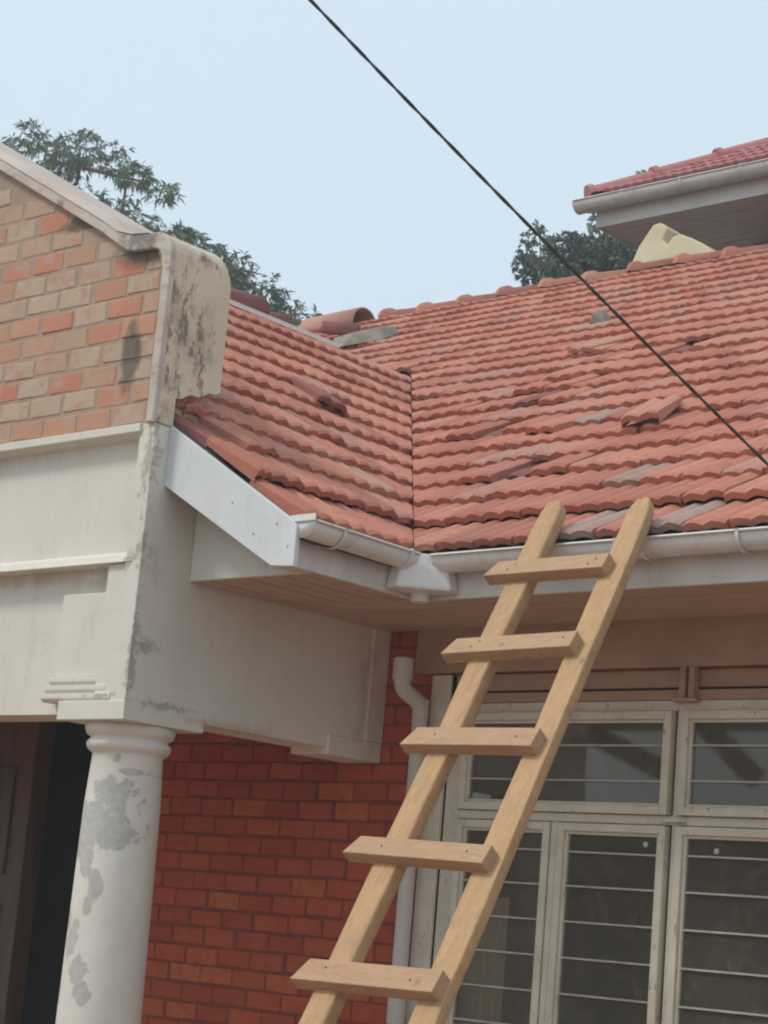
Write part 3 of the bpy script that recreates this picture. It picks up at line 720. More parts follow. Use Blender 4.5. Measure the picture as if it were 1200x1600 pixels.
# coping band: rake, short flat, rounded corner, vertical edge
outer = [(-8.8, rake(-8.8)+.052), (-6.30, rake(-6.30)+.050), (-6.20, 4.348), (-6.10, 4.318), (-6.00, 4.306)]
for k in range(1, 8):
    a = R(90 - 90*k/7); outer.append((-5.965+.115*math.cos(a), 4.19+.115*math.sin(a)))
outer += [(XB, 4.0), (XB, 3.74), (XB+.002, 3.62), (XB-.004, 3.50)]
inner = [(-5.896, 3.50), (-5.896, 4.13)]
for k in range(1, 6):
    a = R(90*k/6); inner.append((-5.965+.057*math.cos(a), 4.18+.057*math.sin(a)))
inner += [(-6.00, 4.238), (-6.12, 4.25), (-6.19, 4.29), (-6.30, rake(-6.30)), (-8.8, rake(-8.8))]
cb_ = MB(); cb_.prism(outer + inner, YF-.016, YF+.016, 'y')
cop = put('coping', cb_, M['coping'], porch); bevel(cop, .006, 2, 50)
# coping top: sloped chamfer then flat back over the wall
ct = MB()
path = outer[:5]
A = [(x, YF-.02, z+.001) for x, z in path]; Bp = [(x, YF+.03, z+.034) for x, z in path[:2]] + [(-6.2, YF+.03, 4.370), (-6.10, YF+.03, 4.322), (-6.0, YF+.03, 4.308)]
Cc = [(x, YF+.31, z) for x, _, z in Bp]; D_ = [(x, YF+.31, z-.03) for x, z in path]
vs = A+Bp+Cc+D_; n = 5
ct.add(vs, [(r_*n+k, r_*n+k+1, (r_+1)*n+k+1, (r_+1)*n+k) for r_ in range(3) for k in range(n-1)] + [(3*n+k, 3*n+k+1, k+1, k) for k in range(n-1)] + [(0, n, 2*n, 3*n), (n-1, 4*n-1, 3*n-1, 2*n-1)])
put('coping_top', ct, M['coping_top'], cop)
mir = MB(); mir.prism([(-17.6-x, z) for x, z in (outer[:5] + [(-6.0, 4.238), (-6.19, 4.29), (-8.8, rake(-8.8))])], YF-.022, YF+.31, 'y'); put('coping', mir, M['coping'], porch)
# mouldy side block with broken lower edge
bk = MB(); n = 16
top = outer[4:4+8]
vs = []; poly = []
ys = [YF+.012+(.315)*i/n for i in range(n+1)]
rr = random.Random(3)
low = [3.592 + (3.70-3.592)*(i/n) + .45*[0, -.004, .010, .013, .004, -.008, -.004, .012, .016, .006, -.010, -.006, .004, .018, .008, -.006, .012][i] for i in range(n+1)]
prof = top + [(XB, 3.95)]
prof = [(x, z) for x, z in prof]
for i, y in enumerate(ys):
    rnd = 0.0
    q = i/n
    sag = .05*max(0, (q-.86)/.14)**2
    for x, z in prof: vs.append((x + (.0025*noise.noise(Vector((y*30, z*30, 1)))), y, z - (sag if z > 4.15 else 0)))
    vs.append((XB + .004*noise.noise(Vector((y*20, 3, 7))), y, low[i])); vs.append((XB-.07, y, low[i]+.03)); vs.append((-5.893, y, 4.1))
m_ = len(prof)+3
fs = [(i*m_+k, i*m_+(k+1) % m_, (i+1)*m_+(k+1) % m_, (i+1)*m_+k) for i in range(n) for k in range(m_)] + [tuple(range(m_)), tuple(n*m_+k for k in range(m_))]
bk.add(vs, fs); blk = put('parapet_block', bk, M['mould'], porch)
rb = MB(); rb.box(XB-.2, XB-.045, YF+.09, YF+.31, 3.38, 3.75); put('block_shade_fill', rb, M['brown'], porch)  # brown box whose colour stands for the shade under the block

# ------------------------------------------------------------------ porch roof
zw = .055; YE = 5.225
d = MB()
d.prism([(V0.x+.02, zwing(V0.x+.02)-zw), (-5.845, zwing(-5.845)-zw), (-5.845, zwing(-5.845)-zw-.035), (V0.x+.02, zwing(V0.x+.02)-zw-.035)], YE-.02, 5.44, 'y')
# triangular deck from the front to the valley
def tri(mb, x0, x1, ya, zo, th):
    yv0 = yvalley(x0); yv1 = yvalley(x1)
    P = [(x0, ya, zwing(x0)-zo), (x1, ya, zwing(x1)-zo), (x1, yv1+.25, zwing(x1)-zo), (x0, yv0+.25, zwing(x0)-zo)]
    mb.add(P + [(x, y, z-th) for x, y, z in P], [(0, 1, 2, 3), (7, 6, 5, 4), (0, 4, 5, 1), (1, 5, 6, 2), (2, 6, 7, 3), (3, 7, 4, 0)])
tri(d, V0.x+.02, XRIDGE, 5.44, zw, .035)
d.add([(XRIDGE, 5.44, zwing(XRIDGE)-zw), (XRIDGE, 9.9, zwing(XRIDGE)-zw), (-12.2, 9.9, 3.2), (-12.2, 5.44, 3.2)], [(0, 1, 2, 3)])
proof = put('roof', d, M['felt'], porch)
ex2, ey2, ez2 = Vector((0, 1, 0)), Vector((-CTW, 0, STW)), Vector((STW, 0, CTW))
def fm2(o):
    m = Matrix((ex2, ey2, ez2)).transposed().to_4x4(); m.translation = o; return m
cells = []; i = 0
while True:
    x = V0.x - i*GA*CTW; i += 1
    if x < XRIDGE + .13: break
    z = zwing(x); yv = yvalley(x)
    y = yv + .19 + rng.uniform(-.01, .01)
    ymin = (5.225 if x > -6.0 else 5.46) + rng.uniform(-.008, .008)
    first = (0, -.03, -.012) if i == 1 else (0, 0, 0)
    while y + TW/2 > ymin + .03:
        wd = min(TW, y + TW/2 - ymin); yc = y + TW/2 - wd/2
        mm = jit(fm2(Vector((x, yc, z)))) @ Matrix.Translation(first); rem = (x-XRIDGE)/CTW-.01
        mm = mm @ Matrix.Diagonal((wd/TW, min(1, rem/.35), 1, 1))
        cells.append(mm); y -= TW
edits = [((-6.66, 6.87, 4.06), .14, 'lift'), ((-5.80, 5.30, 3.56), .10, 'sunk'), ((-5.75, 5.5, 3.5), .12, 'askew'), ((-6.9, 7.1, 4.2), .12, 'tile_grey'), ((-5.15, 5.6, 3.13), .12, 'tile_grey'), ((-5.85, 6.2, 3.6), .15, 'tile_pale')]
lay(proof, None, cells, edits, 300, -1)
put('roof_tile', TM['tile_dark'][2], None, proof, fm2(Vector((-6.60, 6.86, zwing(-6.6)))) @ Matrix.Translation((0, 0, .04)) @ Matrix.Rotation(R(-14), 4, 'Z') @ Matrix.Rotation(R(3), 4, 'Y'))
# white mortar strip left where the ridge tiles are gone
ws = MB()
ws.obox((XRIDGE+.02, 6.5, zwing(XRIDGE+.02)+.022), Vector((0, 1, 0)), Vector((1, 0, 0)), Vector((0, 0, 1)), .90, .016, .015)
put('ridge_batten', ws, M['lime'], proof)
ws = MB(); ws.obox((XRIDGE+.025, 7.93, zwing(XRIDGE+.02)+.018), Vector((0, 1, -.004)).normalized(), Vector((1, 0, 0)), Vector((0, 0, 1)), .53, .016, .014)
put('ridge_batten', ws, M['lime'], proof)
# bargeboard
bb = MB(); bb.prism([(XB+.001, 3.507), (-5.124, 3.070), (-5.098, 3.050), (-5.098, 2.895), (-5.215, 2.903), (XB+.001, 3.262)], 5.188, 5.212, 'y')
brg = put('bargeboard', bb, M['barge'], porch); bevel(brg, .003)
for dx_, dz_ in ((-5.32, 3.03), (-5.20, 3.06), (-5.135, 2.97), (-5.45, 3.16)):
    s_ = MB(); s_.tube([(dx_, 5.1862, dz_), (dx_, 5.189, dz_)], .003, 8); put('nail_head', s_, M['black'], brg)
# eaves box: closing face, fascia, soffit
b3 = MB(); b3.prism([(XB+.002, ZS), (FX-.002, ZS), (FX-.002, 3.05), (XB+.002, 3.42)], 5.375, 5.395, 'y'); bevel(put('eaves_end', b3, M['porch'], porch), .003)
b3 = MB(); b3.box(FX-.022, FX, 5.214, FY-.002, 2.905, 3.075); bevel(put('fascia', b3, M['fascia'], porch), .003)
b3 = MB(); b3.box(FX-.10, FX-.024, 5.214, 5.372, 2.908, 2.918); put('eaves_end', b3, M['fascia'], porch)
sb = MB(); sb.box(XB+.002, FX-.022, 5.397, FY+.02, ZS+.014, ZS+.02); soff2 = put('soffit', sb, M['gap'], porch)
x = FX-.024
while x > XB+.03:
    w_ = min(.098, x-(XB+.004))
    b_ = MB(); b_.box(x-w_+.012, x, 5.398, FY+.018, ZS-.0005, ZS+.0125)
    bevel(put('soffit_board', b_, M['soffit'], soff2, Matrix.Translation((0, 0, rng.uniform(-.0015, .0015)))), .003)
    x -= w_
gx = FX+.008+GR
gm = MB(); gutter(gm, (gx, 5.20, GZ+.008), (gx, FY-.155, GZ), (1, 0, 0)); endcap(gm, (gx, 5.198, GZ+.008), (1, 0, 0), (0, 1, 0))
gut2 = put('gutter', gm, M['white'], porch, smooth=True)
for Y_ in (5.36, 5.745):
    put('gutter_strap', strap((gx, Y_, GZ+.004), (1, 0, 0), (0, 1, 0)), M['white'], gut2)
b3 = MB(); b3.box(FX+.002, gx+GR+.006, 5.190, 5.197, GZ+.006, GZ+.032); bevel(put('gutter_clip', b3, M['white'], gut2), .002)

# ------------------------------------------------------------------ loose things lying on the roofs
mb = MB(); vs = []; fs = []; sg = 12; L = .62
def shell(L, r, th=.016, sg=12, flare=0.0, arc=180):
    mb = MB(); vs = []
    for x, k_ in ((0, 1+flare), (L*.08, 1+flare), (L*.12, 1), (L, .95)):
        for rr_ in (r*k_, r*k_-th):
            for k in range(sg+1):
                a = R(90-arc/2 + arc*k/sg); vs.append((x-L/2, math.cos(a)*rr_, math.sin(a)*rr_))
    n = sg+1; fs = []
    for i in range(3):
        for q in (0, 1):
            o = (2*i+q)*n; o2 = o+2*n
            fs += [(o+k, o+k+1, o2+k+1, o2+k) for k in range(sg)]
        fs += [(2*i*n, (2*i+2)*n, (2*i+3)*n, (2*i+1)*n), (2*i*n+sg, (2*i+1)*n+sg, (2*i+3)*n+sg, (2*i+2)*n+sg)]
    for e in (0, 6*n): fs += [(e+k, e+k+1, e+n+k+1, e+n+k) for k in range(sg)]
    mb.add(vs, fs); return mb
def rest(name, mb, mat, loc, rx, ry, rz, label, cat, smooth=True, **k):
    m = Matrix.Translation(loc) @ Matrix.Rotation(R(rz), 4, 'Z') @ Matrix.Rotation(R(ry), 4, 'Y') @ Matrix.Rotation(R(rx), 4, 'X')
    return put(name, mb, mat, None, m, smooth, label=label, category=cat, **k)
rest('loose_ridge_tile', shell(.60, .165), M['tile_pale'], (-11.16, 11.62, 6.47), 12, -2, 0, 'big pale terracotta ridge tile lying loose where the long ridge meets the porch roof', 'ridge tile')
rest('loose_ridge_tile', shell(.30, .10), M['tile_dark'], (-10.55, 11.02, 6.19), 15, 0, 40, 'small dark red ridge tile tipped on end below the big pale ridge tile', 'ridge tile')
for k, (x, y, z, rz, L_, lb) in enumerate(((XRIDGE-.10, 7.70, zwing(XRIDGE)+.03, 80, .34, 'dark red broken ridge tile in front, beside the mouldy parapet block'), (XRIDGE-.16, 8.02, zwing(XRIDGE)+.0, 62, .28, 'dark red broken ridge tile behind another one by the mouldy parapet block'))):
    rest('broken_ridge_tile', shell(L_, .12), M['tile_dark'], (x, y, z), 8, rng.uniform(-8, 8), rz, lb, 'ridge tile', group='broken ridge tiles on the porch ridge')
def lump(name, pts, loc, rz, mat, label, cat, rx=0):
    bm = bmesh.new()
    for p in pts: bm.verts.new(p)
    bmesh.ops.convex_hull(bm, input=bm.verts); me = bpy.data.meshes.new(name); bm.to_mesh(me); bm.free()
    me.materials.append(mat)
    m = Matrix.Translation(loc) @ Matrix.Rotation(R(rz), 4, 'Z') @ Matrix.Rotation(R(rx), 4, 'X')
    o = put(name, me, None, None, m, label=label, category=cat); bevel(o, .008, 2, 25); return o
lump('cement_slab', [(-.28, -.10, 0), (-.1, -.16, .0), (.24, -.1, 0), (.30, .05, .01), (.1, .14, 0), (-.2, .1, 0), (-.22, -.06, .06), (.0, -.1, .085), (.22, -.04, .09), (.26, .05, .07), (-.1, .08, .06)], (-9.88, 10.58, 5.93), 4, M['concrete'], 'grey green broken cement slab lying on the roof right of the loose ridge tiles', 'cement slab', 30)
lump('tile_fragment', [(-.06, -.05, 0), (.05, -.06, 0), (.07, .05, 0), (-.05, .06, 0), (-.03, -.04, .07), (.03, .0, .09), (.0, .05, .05)], (-7.23, 9.90, 5.50), 15, M['concrete'], 'small pale tile fragment sitting high on the roof left of the cable', 'tile fragment', 30)
# two pale yellow plaster pieces on the ridge (wedge prisms with real thickness)
m = fm(Vector((-8.396, 9.411, zmain(9.411)))) @ Matrix.Translation((0, -.10, .012))
put('roof_tile', TM['tile'][1], None, roof, m)
def chunk(name, outline, y0, y1, label):
    mb = MB(); mb.prism(outline, y0, y1, 'y'); o = put(name, mb, M['chunk'], None, None, label=label, category='plaster piece', group='pale plaster pieces on the ridge'); bevel(o, .012, 2, 25); return o
chunk('plaster_piece', [(-8.375, 6.66), (-8.33, 6.55), (-7.98, 6.55), (-8.03, 6.74), (-8.10, 6.815), (-8.062, 6.895), (-8.09, 6.935), (-8.136, 6.955), (-8.19, 6.95), (-8.31, 6.797)], 11.80, 12.02, 'pale yellow slanted plaster piece, taller and left of the two on the ridge')
chunk('plaster_piece', [(-8.03, 6.55), (-7.60, 6.52), (-7.607, 6.585), (-7.632, 6.634), (-7.689, 6.69), (-7.802, 6.757), (-7.904, 6.808), (-7.965, 6.800), (-8.005, 6.76)], 11.74, 11.98, 'pale yellow dome shaped plaster piece, right of the two on the ridge')

# ------------------------------------------------------------------ ladder
lad = thing('ladder', (-3.94, 3.5, .03), 'new pine ladder of two rails with nailed rungs leaning on the white gutter', 'ladder')
Lx = Vector((1, 0, 0)); dv = Vector((.154, -.73, -1)); LT = dv.length; Ld = dv.normalized()
Lu = (Lx - Ld*Lx.dot(Ld)).normalized(); Ln = Lu.cross(Ld).normalized()
if Ln.y > 0: Ln = -Ln
P0 = Vector((-4.409, 5.76, 3.06))
def LP(u, zz, n=0.0):  # u along X, at height zz
    t_ = 3.06 - zz; return P0 + dv*t_ + Lx*u + Ln*n
for k, (u, zt) in enumerate(((0, 3.215), (.401, 3.195))):
    mb = MB(); rr = random.Random(k+20); vs = []; zs = [zt, zt-.04, zt-.12] + [zt-.12 - .27*i for i in range(1, 13)]
    zs = [z for z in zs if z > .06] + [.035]; sec = 10
    for i, z in enumerate(zs):
        hw = .048 + rr.uniform(-.003, .003); hd = .0225; sh = rr.uniform(-.004, .004)
        if i == 0: hw *= .55
        if i == 1: hw *= .88
        round_ = .35 if k == 0 else .12
        c = LP(u, z)
        for j in range(16):
            a = 2*math.pi*j/16 + math.pi/16; ca, sa = math.cos(a), math.sin(a); e = (.13 if k else .26)
            px_ = math.copysign(abs(ca)**e, ca)*hw; pn_ = math.copysign(abs(sa)**e, sa)*hd*(1.25 if k == 0 else 1)
            vs.append(c + Lu*(px_+sh) + Ln*pn_)
    n = len(zs); fs = [(i*16+j, i*16+(j+1) % 16, (i+1)*16+(j+1) % 16, (i+1)*16+j) for i in range(n-1) for j in range(16)] + [tuple(range(16)), tuple((n-1)*16+j for j in range(16))]
    mb.add(vs, fs); o = put('rail', mb, M['rail'], lad, smooth=False); 
    for p in o.data.polygons: p.use_smooth = len(p.vertices) == 4
RG = [(2.890, -.105, .395, .004), (2.572, -.130, .400, .012), (2.220, -.115, .415, -.004), (1.835, -.135, .420, -.012), (1.450, -.100, .435, .004), (1.10, -.17, .42, 0), (.71, -.16, .42, 0), (.34, -.17, .41, .01)]
for k, (z, u0_, u1_, dz) in enumerate(RG):
    a = LP(u0_, z-dz/2, .043); b = LP(u1_, z+dz/2, .043); ax = (b-a).normalized(); up = ax.cross(Ln).normalized()
    if up.z < 0: up = -up
    nn = ax.cross(up).normalized(); 
    if nn.dot(Ln) < 0: nn = -nn
    hh = .037 + rng.uniform(-.002, .003); ht = .025; L_ = (b-a).length/2; c = (a+b)/2
    mb = MB(); vs = []
    for sgn in (-1, 1):
        skew = (.018 if sgn < 0 else 0)
        for (q, n_) in ((-hh, -ht), (hh, -ht), (hh, ht), (-hh, ht)):
            vs.append(c + ax*(sgn*L_ + (skew if q > 0 else -skew)*(1 if sgn < 0 else 0)) + up*q + nn*n_)
    mb.add(vs, [(0, 1, 2, 3), (7, 6, 5, 4), (0, 4, 5, 1), (1, 5, 6, 2), (2, 6, 7, 3), (3, 7, 4, 0)])
    rg = put('rung', mb, M['rung'], lad); bevel(rg, .003, 2)
    for u_ in (.0, .401):
        for w_ in ((rng.uniform(-.014, .014),) if rng.random() < .6 else (-.013, .010)):
            pc = LP(u_+w_*1.2-.01, z + w_*.9) + Ln*(.043+ht)
            if u_ > .3: pc = pc - Lx*.05
            s_ = MB(); s_.tube([pc - Ln*.002, pc + Ln*.0012], .0038, 8); put('nail_head', s_, M['felt'], rg)

# ------------------------------------------------------------------ overhead cable
A_, B_ = Vector((-3.1209, 3.0550, 3.7139)), Vector((-2.5005, 4.1481, 2.7975))
mb = MB(); dd = B_-A_; e1 = dd.orthogonal().normalized(); e2 = dd.normalized().cross(e1); n = 420
for ph in (0, math.pi):
    pts = []
    for i in range(n+1):
        t_ = -3.0 + 6.0*i/n; p = A_ + dd*t_; p.z += .035*((t_-.5)**2-.25)
        a = ph + t_*dd.length*2*math.pi/.16
        pts.append(p + (e1*math.cos(a)+e2*math.sin(a))*.0017)
    mb.tube(pts, .0029, 8)
cable = put('overhead_cable', mb, M['cable'], None, None, True, label='thin dark twisted cable crossing the sky and roof diagonally', category='cable')

# ------------------------------------------------------------------ upper building behind
ub = thing('upper_building', (-7, 13.8, 0), 'two storey house behind with pinkish hipped tile roof and white gutter', 'house')
UY, UX, UZ = 12.75, -9.42, 7.45
b3 = MB(); b3.box(UX, 3, UY, UY+.025, UZ, UZ+.235); uf = put('fascia', b3, M['fascia'], ub)
b3 = MB(); b3.box(UX, UX+.025, UY+.025, UY+6, UZ, UZ+.235); put('fascia', b3, M['fascia'], ub)
sb = MB(); sb.box(UX+.03, 3, UY+.03, UY+6, UZ+.03, UZ+.04); us = put('soffit', sb, M['gap'], ub)
y = UY+.03
while y < UY+.95:
    b_ = MB(); b_.box(UX+.03, 3, y, y+.098, UZ+.006, UZ+.028); put('soffit_board', b_, M['soffit_up'], us, Matrix.Translation((0, 0, rng.uniform(-.003, .003)))); y += .112
b3 = MB(); b3.box(UX+.95, 3, UY+.93, UY+1.1, 0, UZ+.03); b3.box(UX+.95, UX+1.1, UY+1.1, UY+6, 0, UZ+.03); put('wall', b3, M['brown'], ub)
gm = MB(); uy = UY-.01-.085; gutter(gm, (UX-.12, uy, UZ+.20), (3, uy, UZ+.20), (0, -1, 0), r=.085); endcap(gm, (UX-.122, uy, UZ+.20), (0, -1, 0), (1, 0, 0), r=.085)
ug = put('gutter', gm, M['white'], ub, smooth=True)
for xx in (-9.05, -8.5, -7.95, -7.4, -6.8):
    put('gutter_strap', strap((xx, uy, UZ+.204), (0, -1, 0), (1, 0, 0), r=.09, w=.02), M['white'], ug)
# hipped roof: front slope, side slope
ze = UZ+.235; cx, cy = UX-.03, UY-.08
h = 4.0
rf = MB(); rf.add([(cx, cy, ze), (cx+h, cy+h, ze+S*h), (4, cy+h, ze+S*h), (4, cy, ze), (cx, cy+2*h, ze), (4, cy+2*h, ze)], [(0, 1, 2, 3), (0, 4, 1), (1, 4, 5, 2)])
rf.add([(cx, cy, ze), (4, cy, ze), (4, cy, ze-.03), (cx, cy, ze-.03)], [(0, 1, 2, 3)])
ur = put('roof', rf, M['tile_pink'], ub)
# front slope tiles, joined (seen edge-on from here)
st = MB(); i = 0
while i < 10:
    y = cy + i*GA*CT; z = ze + S*(y-cy)+.02; x = 3.0
    while x > cx + (y-cy) + .05:
        vs, fs = TILES[rng.randrange(6)]; m = fm(Vector((x, y, z))); st.add([m @ Vector(v) for v in vs], fs, rng.random()*.99+.001); x -= TW
    i += 1
put('roof_tile', st, M['tile_pink'], ur, kind='stuff')
hd_ = Vector((1, 1, S)).normalized(); sd_ = Vector((1, -1, 0)).normalized(); ud_ = sd_.cross(hd_).normalized()
if ud_.z < 0: ud_ = -ud_
mb = MB(); mb.add(*cap_pts(.60, .100, .088)); UC = mb.mesh('hip_tile'); UC.materials.append(M['tile_pink'])
t_ = 0
while t_ < 5.2:
    m = Matrix((hd_, -sd_, ud_)).transposed().to_4x4(); m.translation = Vector((cx, cy, ze)) + hd_*t_ + ud_*.0
    put('hip_tile', UC, None, ur, m); t_ += .57

# ------------------------------------------------------------------ trees
def leafset(mb, c, r, n, L, W, rr, droop=.4):
    """rosettes of pointed leaves scattered through an ellipsoid"""
    c = Vector(c)
    for _ in range(n):
        while True:
            p = Vector((rr.uniform(-1, 1), rr.uniform(-1, 1), rr.uniform(-1, 1)))
            if .1 < p.length < 1: break
        p = p.normalized()*(p.length**.6)
        base = c + Vector((p.x*r[0], p.y*r[1], p.z*r[2]))
        outd = (p + Vector((rr.gauss(0, .5), rr.gauss(0, .5), rr.gauss(0, .3)))).normalized()
        for _k in range(rr.randint(5, 8)):
            d_ = (outd*.6 + Vector((rr.gauss(0, .6), rr.gauss(0, .6), rr.gauss(0, .45)-droop*.6))).normalized()
            s_ = d_.cross(Vector((rr.gauss(0, 1), rr.gauss(0, 1), rr.gauss(0, 1)))).normalized()
            l = L*rr.uniform(.6, 1.25); w_ = W*rr.uniform(.7, 1.2)
            mb.add([base, base+d_*l*.45+s_*w_, base+d_*l+Vector((0, 0, -.15*l)), base+d_*l*.45-s_*w_], [(0, 1, 2, 3)])
def limb(mb, a, b, ra, rb_, rr, n=6, wob=.15):
    a, b = Vector(a), Vector(b); pts = [a.lerp(b, i/n) + (Vector((rr.gauss(0, 1), rr.gauss(0, 1), rr.gauss(0, .6)))*wob if 0 < i < n else Vector()) for i in range(n+1)]
    mb.tube(pts, [ra+(rb_-ra)*i/n for i in range(n+1)], 8); return pts
# broad tree behind the porch: the crown of sprays laid out in 3D at 16-18 m depth
rr = random.Random(11)
tr = thing('leafy_tree', (-22.5, 17.2, 0), 'broad leafy tree with long feathery branches rising behind the brick gable', 'tree')
tm = MB(); limb(tm, (-22.5, 17.2, 0), (-22.2, 17.0, 7.0), .38, .24, rr)
hubs = [(-21.42, 16.50, 11.78), (-20.00, 16.50, 11.27), (-19.49, 16.50, 10.46), (-18.18, 16.50, 9.84), (-16.94, 16.40, 8.91), (-24.8, 17.6, 10.0)]
for h_ in hubs: limb(tm, (-22.2, 17.0, 6.6), h_, .12, .012, rr, 7, .14)
put('trunk', tm, M['bark'], tr, smooth=True)
cr = MB()
sprays = [  # x, z of each leafy spray, its radius, its rosettes
 (-21.76, 11.95, .22, 40), (-21.41, 11.92, .25, 60), (-21.04, 11.78, .30, 80), (-20.71, 11.77, .28, 70), (-20.40, 11.56, .30, 80), (-20.72, 11.46, .28, 70), (-21.15, 11.61, .24, 40), (-20.04, 11.33, .24, 60), (-19.70, 11.17, .20, 50), (-19.37, 10.96, .18, 38), (-19.30, 10.83, .10, 14), (-19.09, 10.87, .09, 12), (-18.86, 10.82, .06, 6), (-22.01, 11.95, .14, 14), (-20.75, 11.25, .14, 22), (-21.49, 11.61, .13, 14), (-20.52, 11.86, .10, 10), (-19.79, 10.95, .08, 5), (-20.21, 10.82, .2, 34), (-19.80, 10.65, .24, 60), (-19.39, 10.43, .26, 70), (-18.98, 10.19, .28, 80), (-18.53, 10.02, .26, 70), (-18.16, 9.88, .26, 80), (-17.79, 9.73, .24, 60), (-17.47, 9.62, .12, 12), (-17.93, 9.48, .35, 90), (-17.49, 9.25, .32, 110), (-17.17, 9.28, .22, 45), (-17.07, 9.02, .26, 80), (-16.73, 8.91, .20, 52), (-16.52, 8.74, .17, 36), (-16.76, 8.73, .2, 40), (-17.22, 8.88, .25, 70), (-16.32, 8.63, .08, 8), (-16.96, 9.17, .12, 12), (-16.64, 9.00, .08, 8), (-18.30, 9.63, .4, 60), (-18.81, 9.88, .35, 50), (-20.79, 11.12, .25, 30)]
for (x_, z_, r_, n_) in sprays:
    c = (x_, 16.3 + rr.uniform(-.5, .5), z_)
    leafset(cr, c, (r_*1.15, r_*1.2, r_*.62), int(n_*.62), .135, .014, rr, .6)
for c, r_, n_ in (((-24.8, 17.6, 10.0), 1.6, 420), ((-22.4, 18.2, 8.6), 1.6, 420), ((-20.2, 17.6, 7.6), 1.4, 320), ((-26.5, 17.5, 9.0), 1.5, 300)):   # the crown goes on behind the porch roof
    leafset(cr, c, (r_, r_, r_*.6), n_, .14, .02, rr)
put('crown', cr, M['leaf'], tr)
tw = MB()
for a, b in (((-21.19, 16.50, 11.27), (-20.87, 16.40, 11.69)), ((-21.92, 16.50, 11.50), (-21.45, 16.40, 11.85)), ((-20.97, 16.50, 11.58), (-19.40, 16.40, 10.99)), ((-20.58, 16.50, 10.88), (-19.11, 16.40, 10.31)), ((-19.21, 16.50, 10.27), (-17.57, 16.40, 9.46)), ((-17.68, 16.50, 9.51), (-16.60, 16.40, 8.78)), ((-17.68, 16.50, 9.51), (-17.84, 16.40, 9.75)), ((-21.47, 16.50, 11.32), (-20.47, 16.40, 10.87))):
    limb(tw, a, b, .035, .012, rr, 6, .03)
put('branch', tw, M['bark'], tr, smooth=True)
# dense round tree behind the long roof
t2 = thing('round_tree', (-14.3, 19.5, 0), 'dense dark green round tree rising behind the roof ridge left of the plaster pieces', 'tree')
tm = MB(); limb(tm, (-14.3, 19.5, 0), (-14.2, 19.5, 8), .28, .14, rr)
for q in ((-15, 19.2, 9.5), (-13.6, 19.4, 9.6), (-14.3, 20, 9.8)): limb(tm, (-14.2, 19.5, 7.6), q, .12, .04, rr)
put('trunk', tm, M['bark'], t2, smooth=True)
cr = MB()
for (x_, z_, r_, n_) in [(-14.97, 9.95, .22, 120), (-14.73, 10.06, .26, 170), (-14.48, 10.11, .26, 190), (-14.24, 10.08, .26, 190), (-13.99, 10.03, .26, 190), (-13.75, 9.96, .24, 160), (-14.81, 9.84, .3, 200), (-14.41, 9.86, .35, 260), (-14.02, 9.80, .35, 260), (-13.69, 9.79, .3, 190), (-13.46, 9.79, .25, 120), (-14.40, 10.24, .10, 22), (-14.59, 10.24, .08, 14), (-14.15, 10.20, .10, 20), (-13.90, 10.15, .12, 26), (-15.05, 9.88, .12, 40)]:
    leafset(cr, (x_, 19.3+rr.uniform(-.3, .3), z_), (r_*1.1, r_*1.4, r_*.8), n_, .07, .016, rr, .2)
for c, r_, n_ in (((-14.5, 19.8, 9.0), 1.1, 900), ((-13.2, 19.9, 8.8), 1.0, 600)): leafset(cr, c, (r_, r_, r_*.55), n_, .08, .02, rr, .2)
put('crown', cr, M['leaf_dark'], t2)
# wispy sapling
t3 = thing('slender_tree', (-14.9, 18.0, 0), 'thin wispy tree with sparse round leaf tufts left of the dense round tree', 'tree')
tm = MB(); b0 = Vector((-14.00, 18.00, 9.38)); limb(tm, (b0.x-.1, 18.0, 0), b0, .07, .02, rr, 8, .04)
tops = [(-14.10, 18.00, 9.58), (-14.30, 18.00, 9.75), (-14.28, 18.00, 9.90), (-14.16, 18.00, 10.04), (-14.02, 18.00, 9.81), (-13.91, 18.00, 9.60), (-14.37, 18.00, 9.69)]
for q in tops: limb(tm, (-14.03, 18.00, 9.44), q, .012, .004, rr, 5, .015)
put('trunk', tm, M['bark'], t3, smooth=True)
cr = MB()
for (x_, z_, r_, n_) in [(-14.32, 9.78, .09, 20), (-14.28, 9.89, .09, 20), (-14.15, 10.03, .07, 13), (-14.37, 9.69, .07, 13), (-14.10, 9.89, .08, 12), (-13.96, 9.79, .06, 9), (-14.20, 9.65, .07, 12), (-13.90, 9.55, .05, 6), (-14.03, 9.68, .05, 6), (-14.09, 9.99, .05, 7)]:
    leafset(cr, (x_, 18.0, z_), (r_*1.1, r_, r_), n_, .05, .015, rr, .2)
put('crown', cr, M['leaf'], t3)
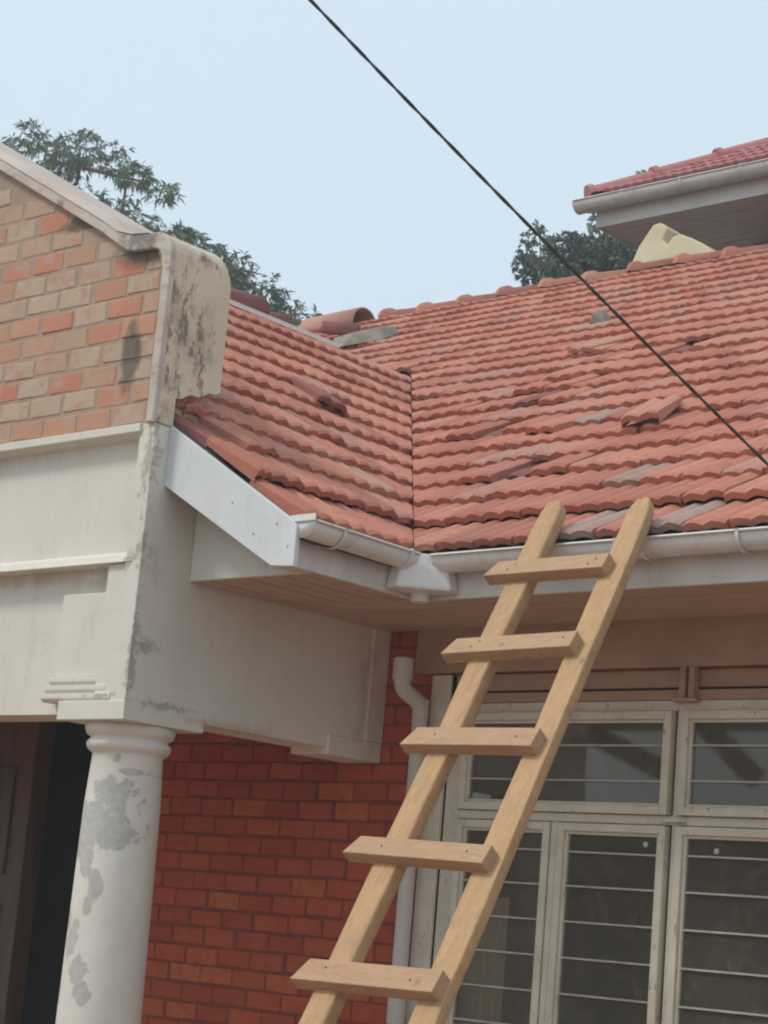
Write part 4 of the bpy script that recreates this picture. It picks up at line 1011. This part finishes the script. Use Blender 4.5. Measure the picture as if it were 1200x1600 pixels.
# treetop showing over the upper roof
t4 = thing('distant_tree', (-14.2, 27, 0), 'tiny treetop just showing over the upper tile roof', 'tree')
tp = Vector((-19.02, 27.00, 14.72))
tm = MB(); limb(tm, (tp.x, 27, 0), (tp.x, 27, tp.z-.2), .25, .05, rr); put('trunk', tm, M['bark'], t4)
cr = MB(); leafset(cr, tp, (.13, .15, .12), 40, .09, .025, rr); leafset(cr, tp-Vector((0, 0, .8)), (.9, .9, .6), 300, .12, .03, rr); put('crown', cr, M['leaf'], t4)

# ------------------------------------------------------------------ unseen dark shapes added behind the camera for the window glass to mirror
hg = MB(); rr = random.Random(5)
hg.box(-17, -5.5, -4.9, -4.1, 0, 2.7)
leafset(hg, (-11.2, -4.5, 2.5), (6.2, .7, .5), 5200, .12, .03, rr, .1)
put('added_hedge', hg, M['added_hedge'], None, None, label='unseen dark leaf bank added to darken the lower pane reflections', category='added_hedge')
sh = thing('added_rafters', (-11.3, -4.6, 0), 'unseen dark rafters and roof added as silhouettes in the upper pane reflections', 'added_rafters')
for a, b in (((-13.3, -4.0, 4.25), (-11.2, -4.0, 3.38)), ((-11.15, -4.0, 4.1), (-10.35, -4.0, 3.4))):
    a, b = Vector(a), Vector(b); ax = (b-a).normalized(); up = ax.cross(Vector((0, 1, 0))).normalized()
    mb = MB(); mb.obox((a+b)/2, ax, Vector((0, 1, 0)), up, (b-a).length/2, .05, .10); put('rafter', mb, M['doorwood'], sh)
mb = MB(); mb.box(-13.2, -9.6, -4.9, -3.9, 4.0, 4.12); put('roof', mb, M['doorwood'], sh)
for x in (-13.1, -11.3, -9.7):
    mb = MB(); mb.box(x-.05, x+.05, -4.06, -3.96, 0, 4.0); put('post', mb, M['doorwood'], sh)

# ------------------------------------------------------------------ misty air
hz = MB(); hz.box(-45, 30, -20, 45, -1.0, 17.0)
hm = bpy.data.materials.new('mist'); hm.use_nodes = True; n_ = hm.node_tree; n_.nodes.clear()
o_ = n_.nodes.new('ShaderNodeOutputMaterial'); v_ = n_.nodes.new('ShaderNodeVolumePrincipled')
v_.inputs['Color'].default_value = (.93, .96, 1, 1); v_.inputs['Density'].default_value = .0040; v_.inputs['Anisotropy'].default_value = .2
n_.links.new(v_.outputs[0], o_.inputs['Volume'])
put('haze', hz, hm, None, None, kind='stuff')
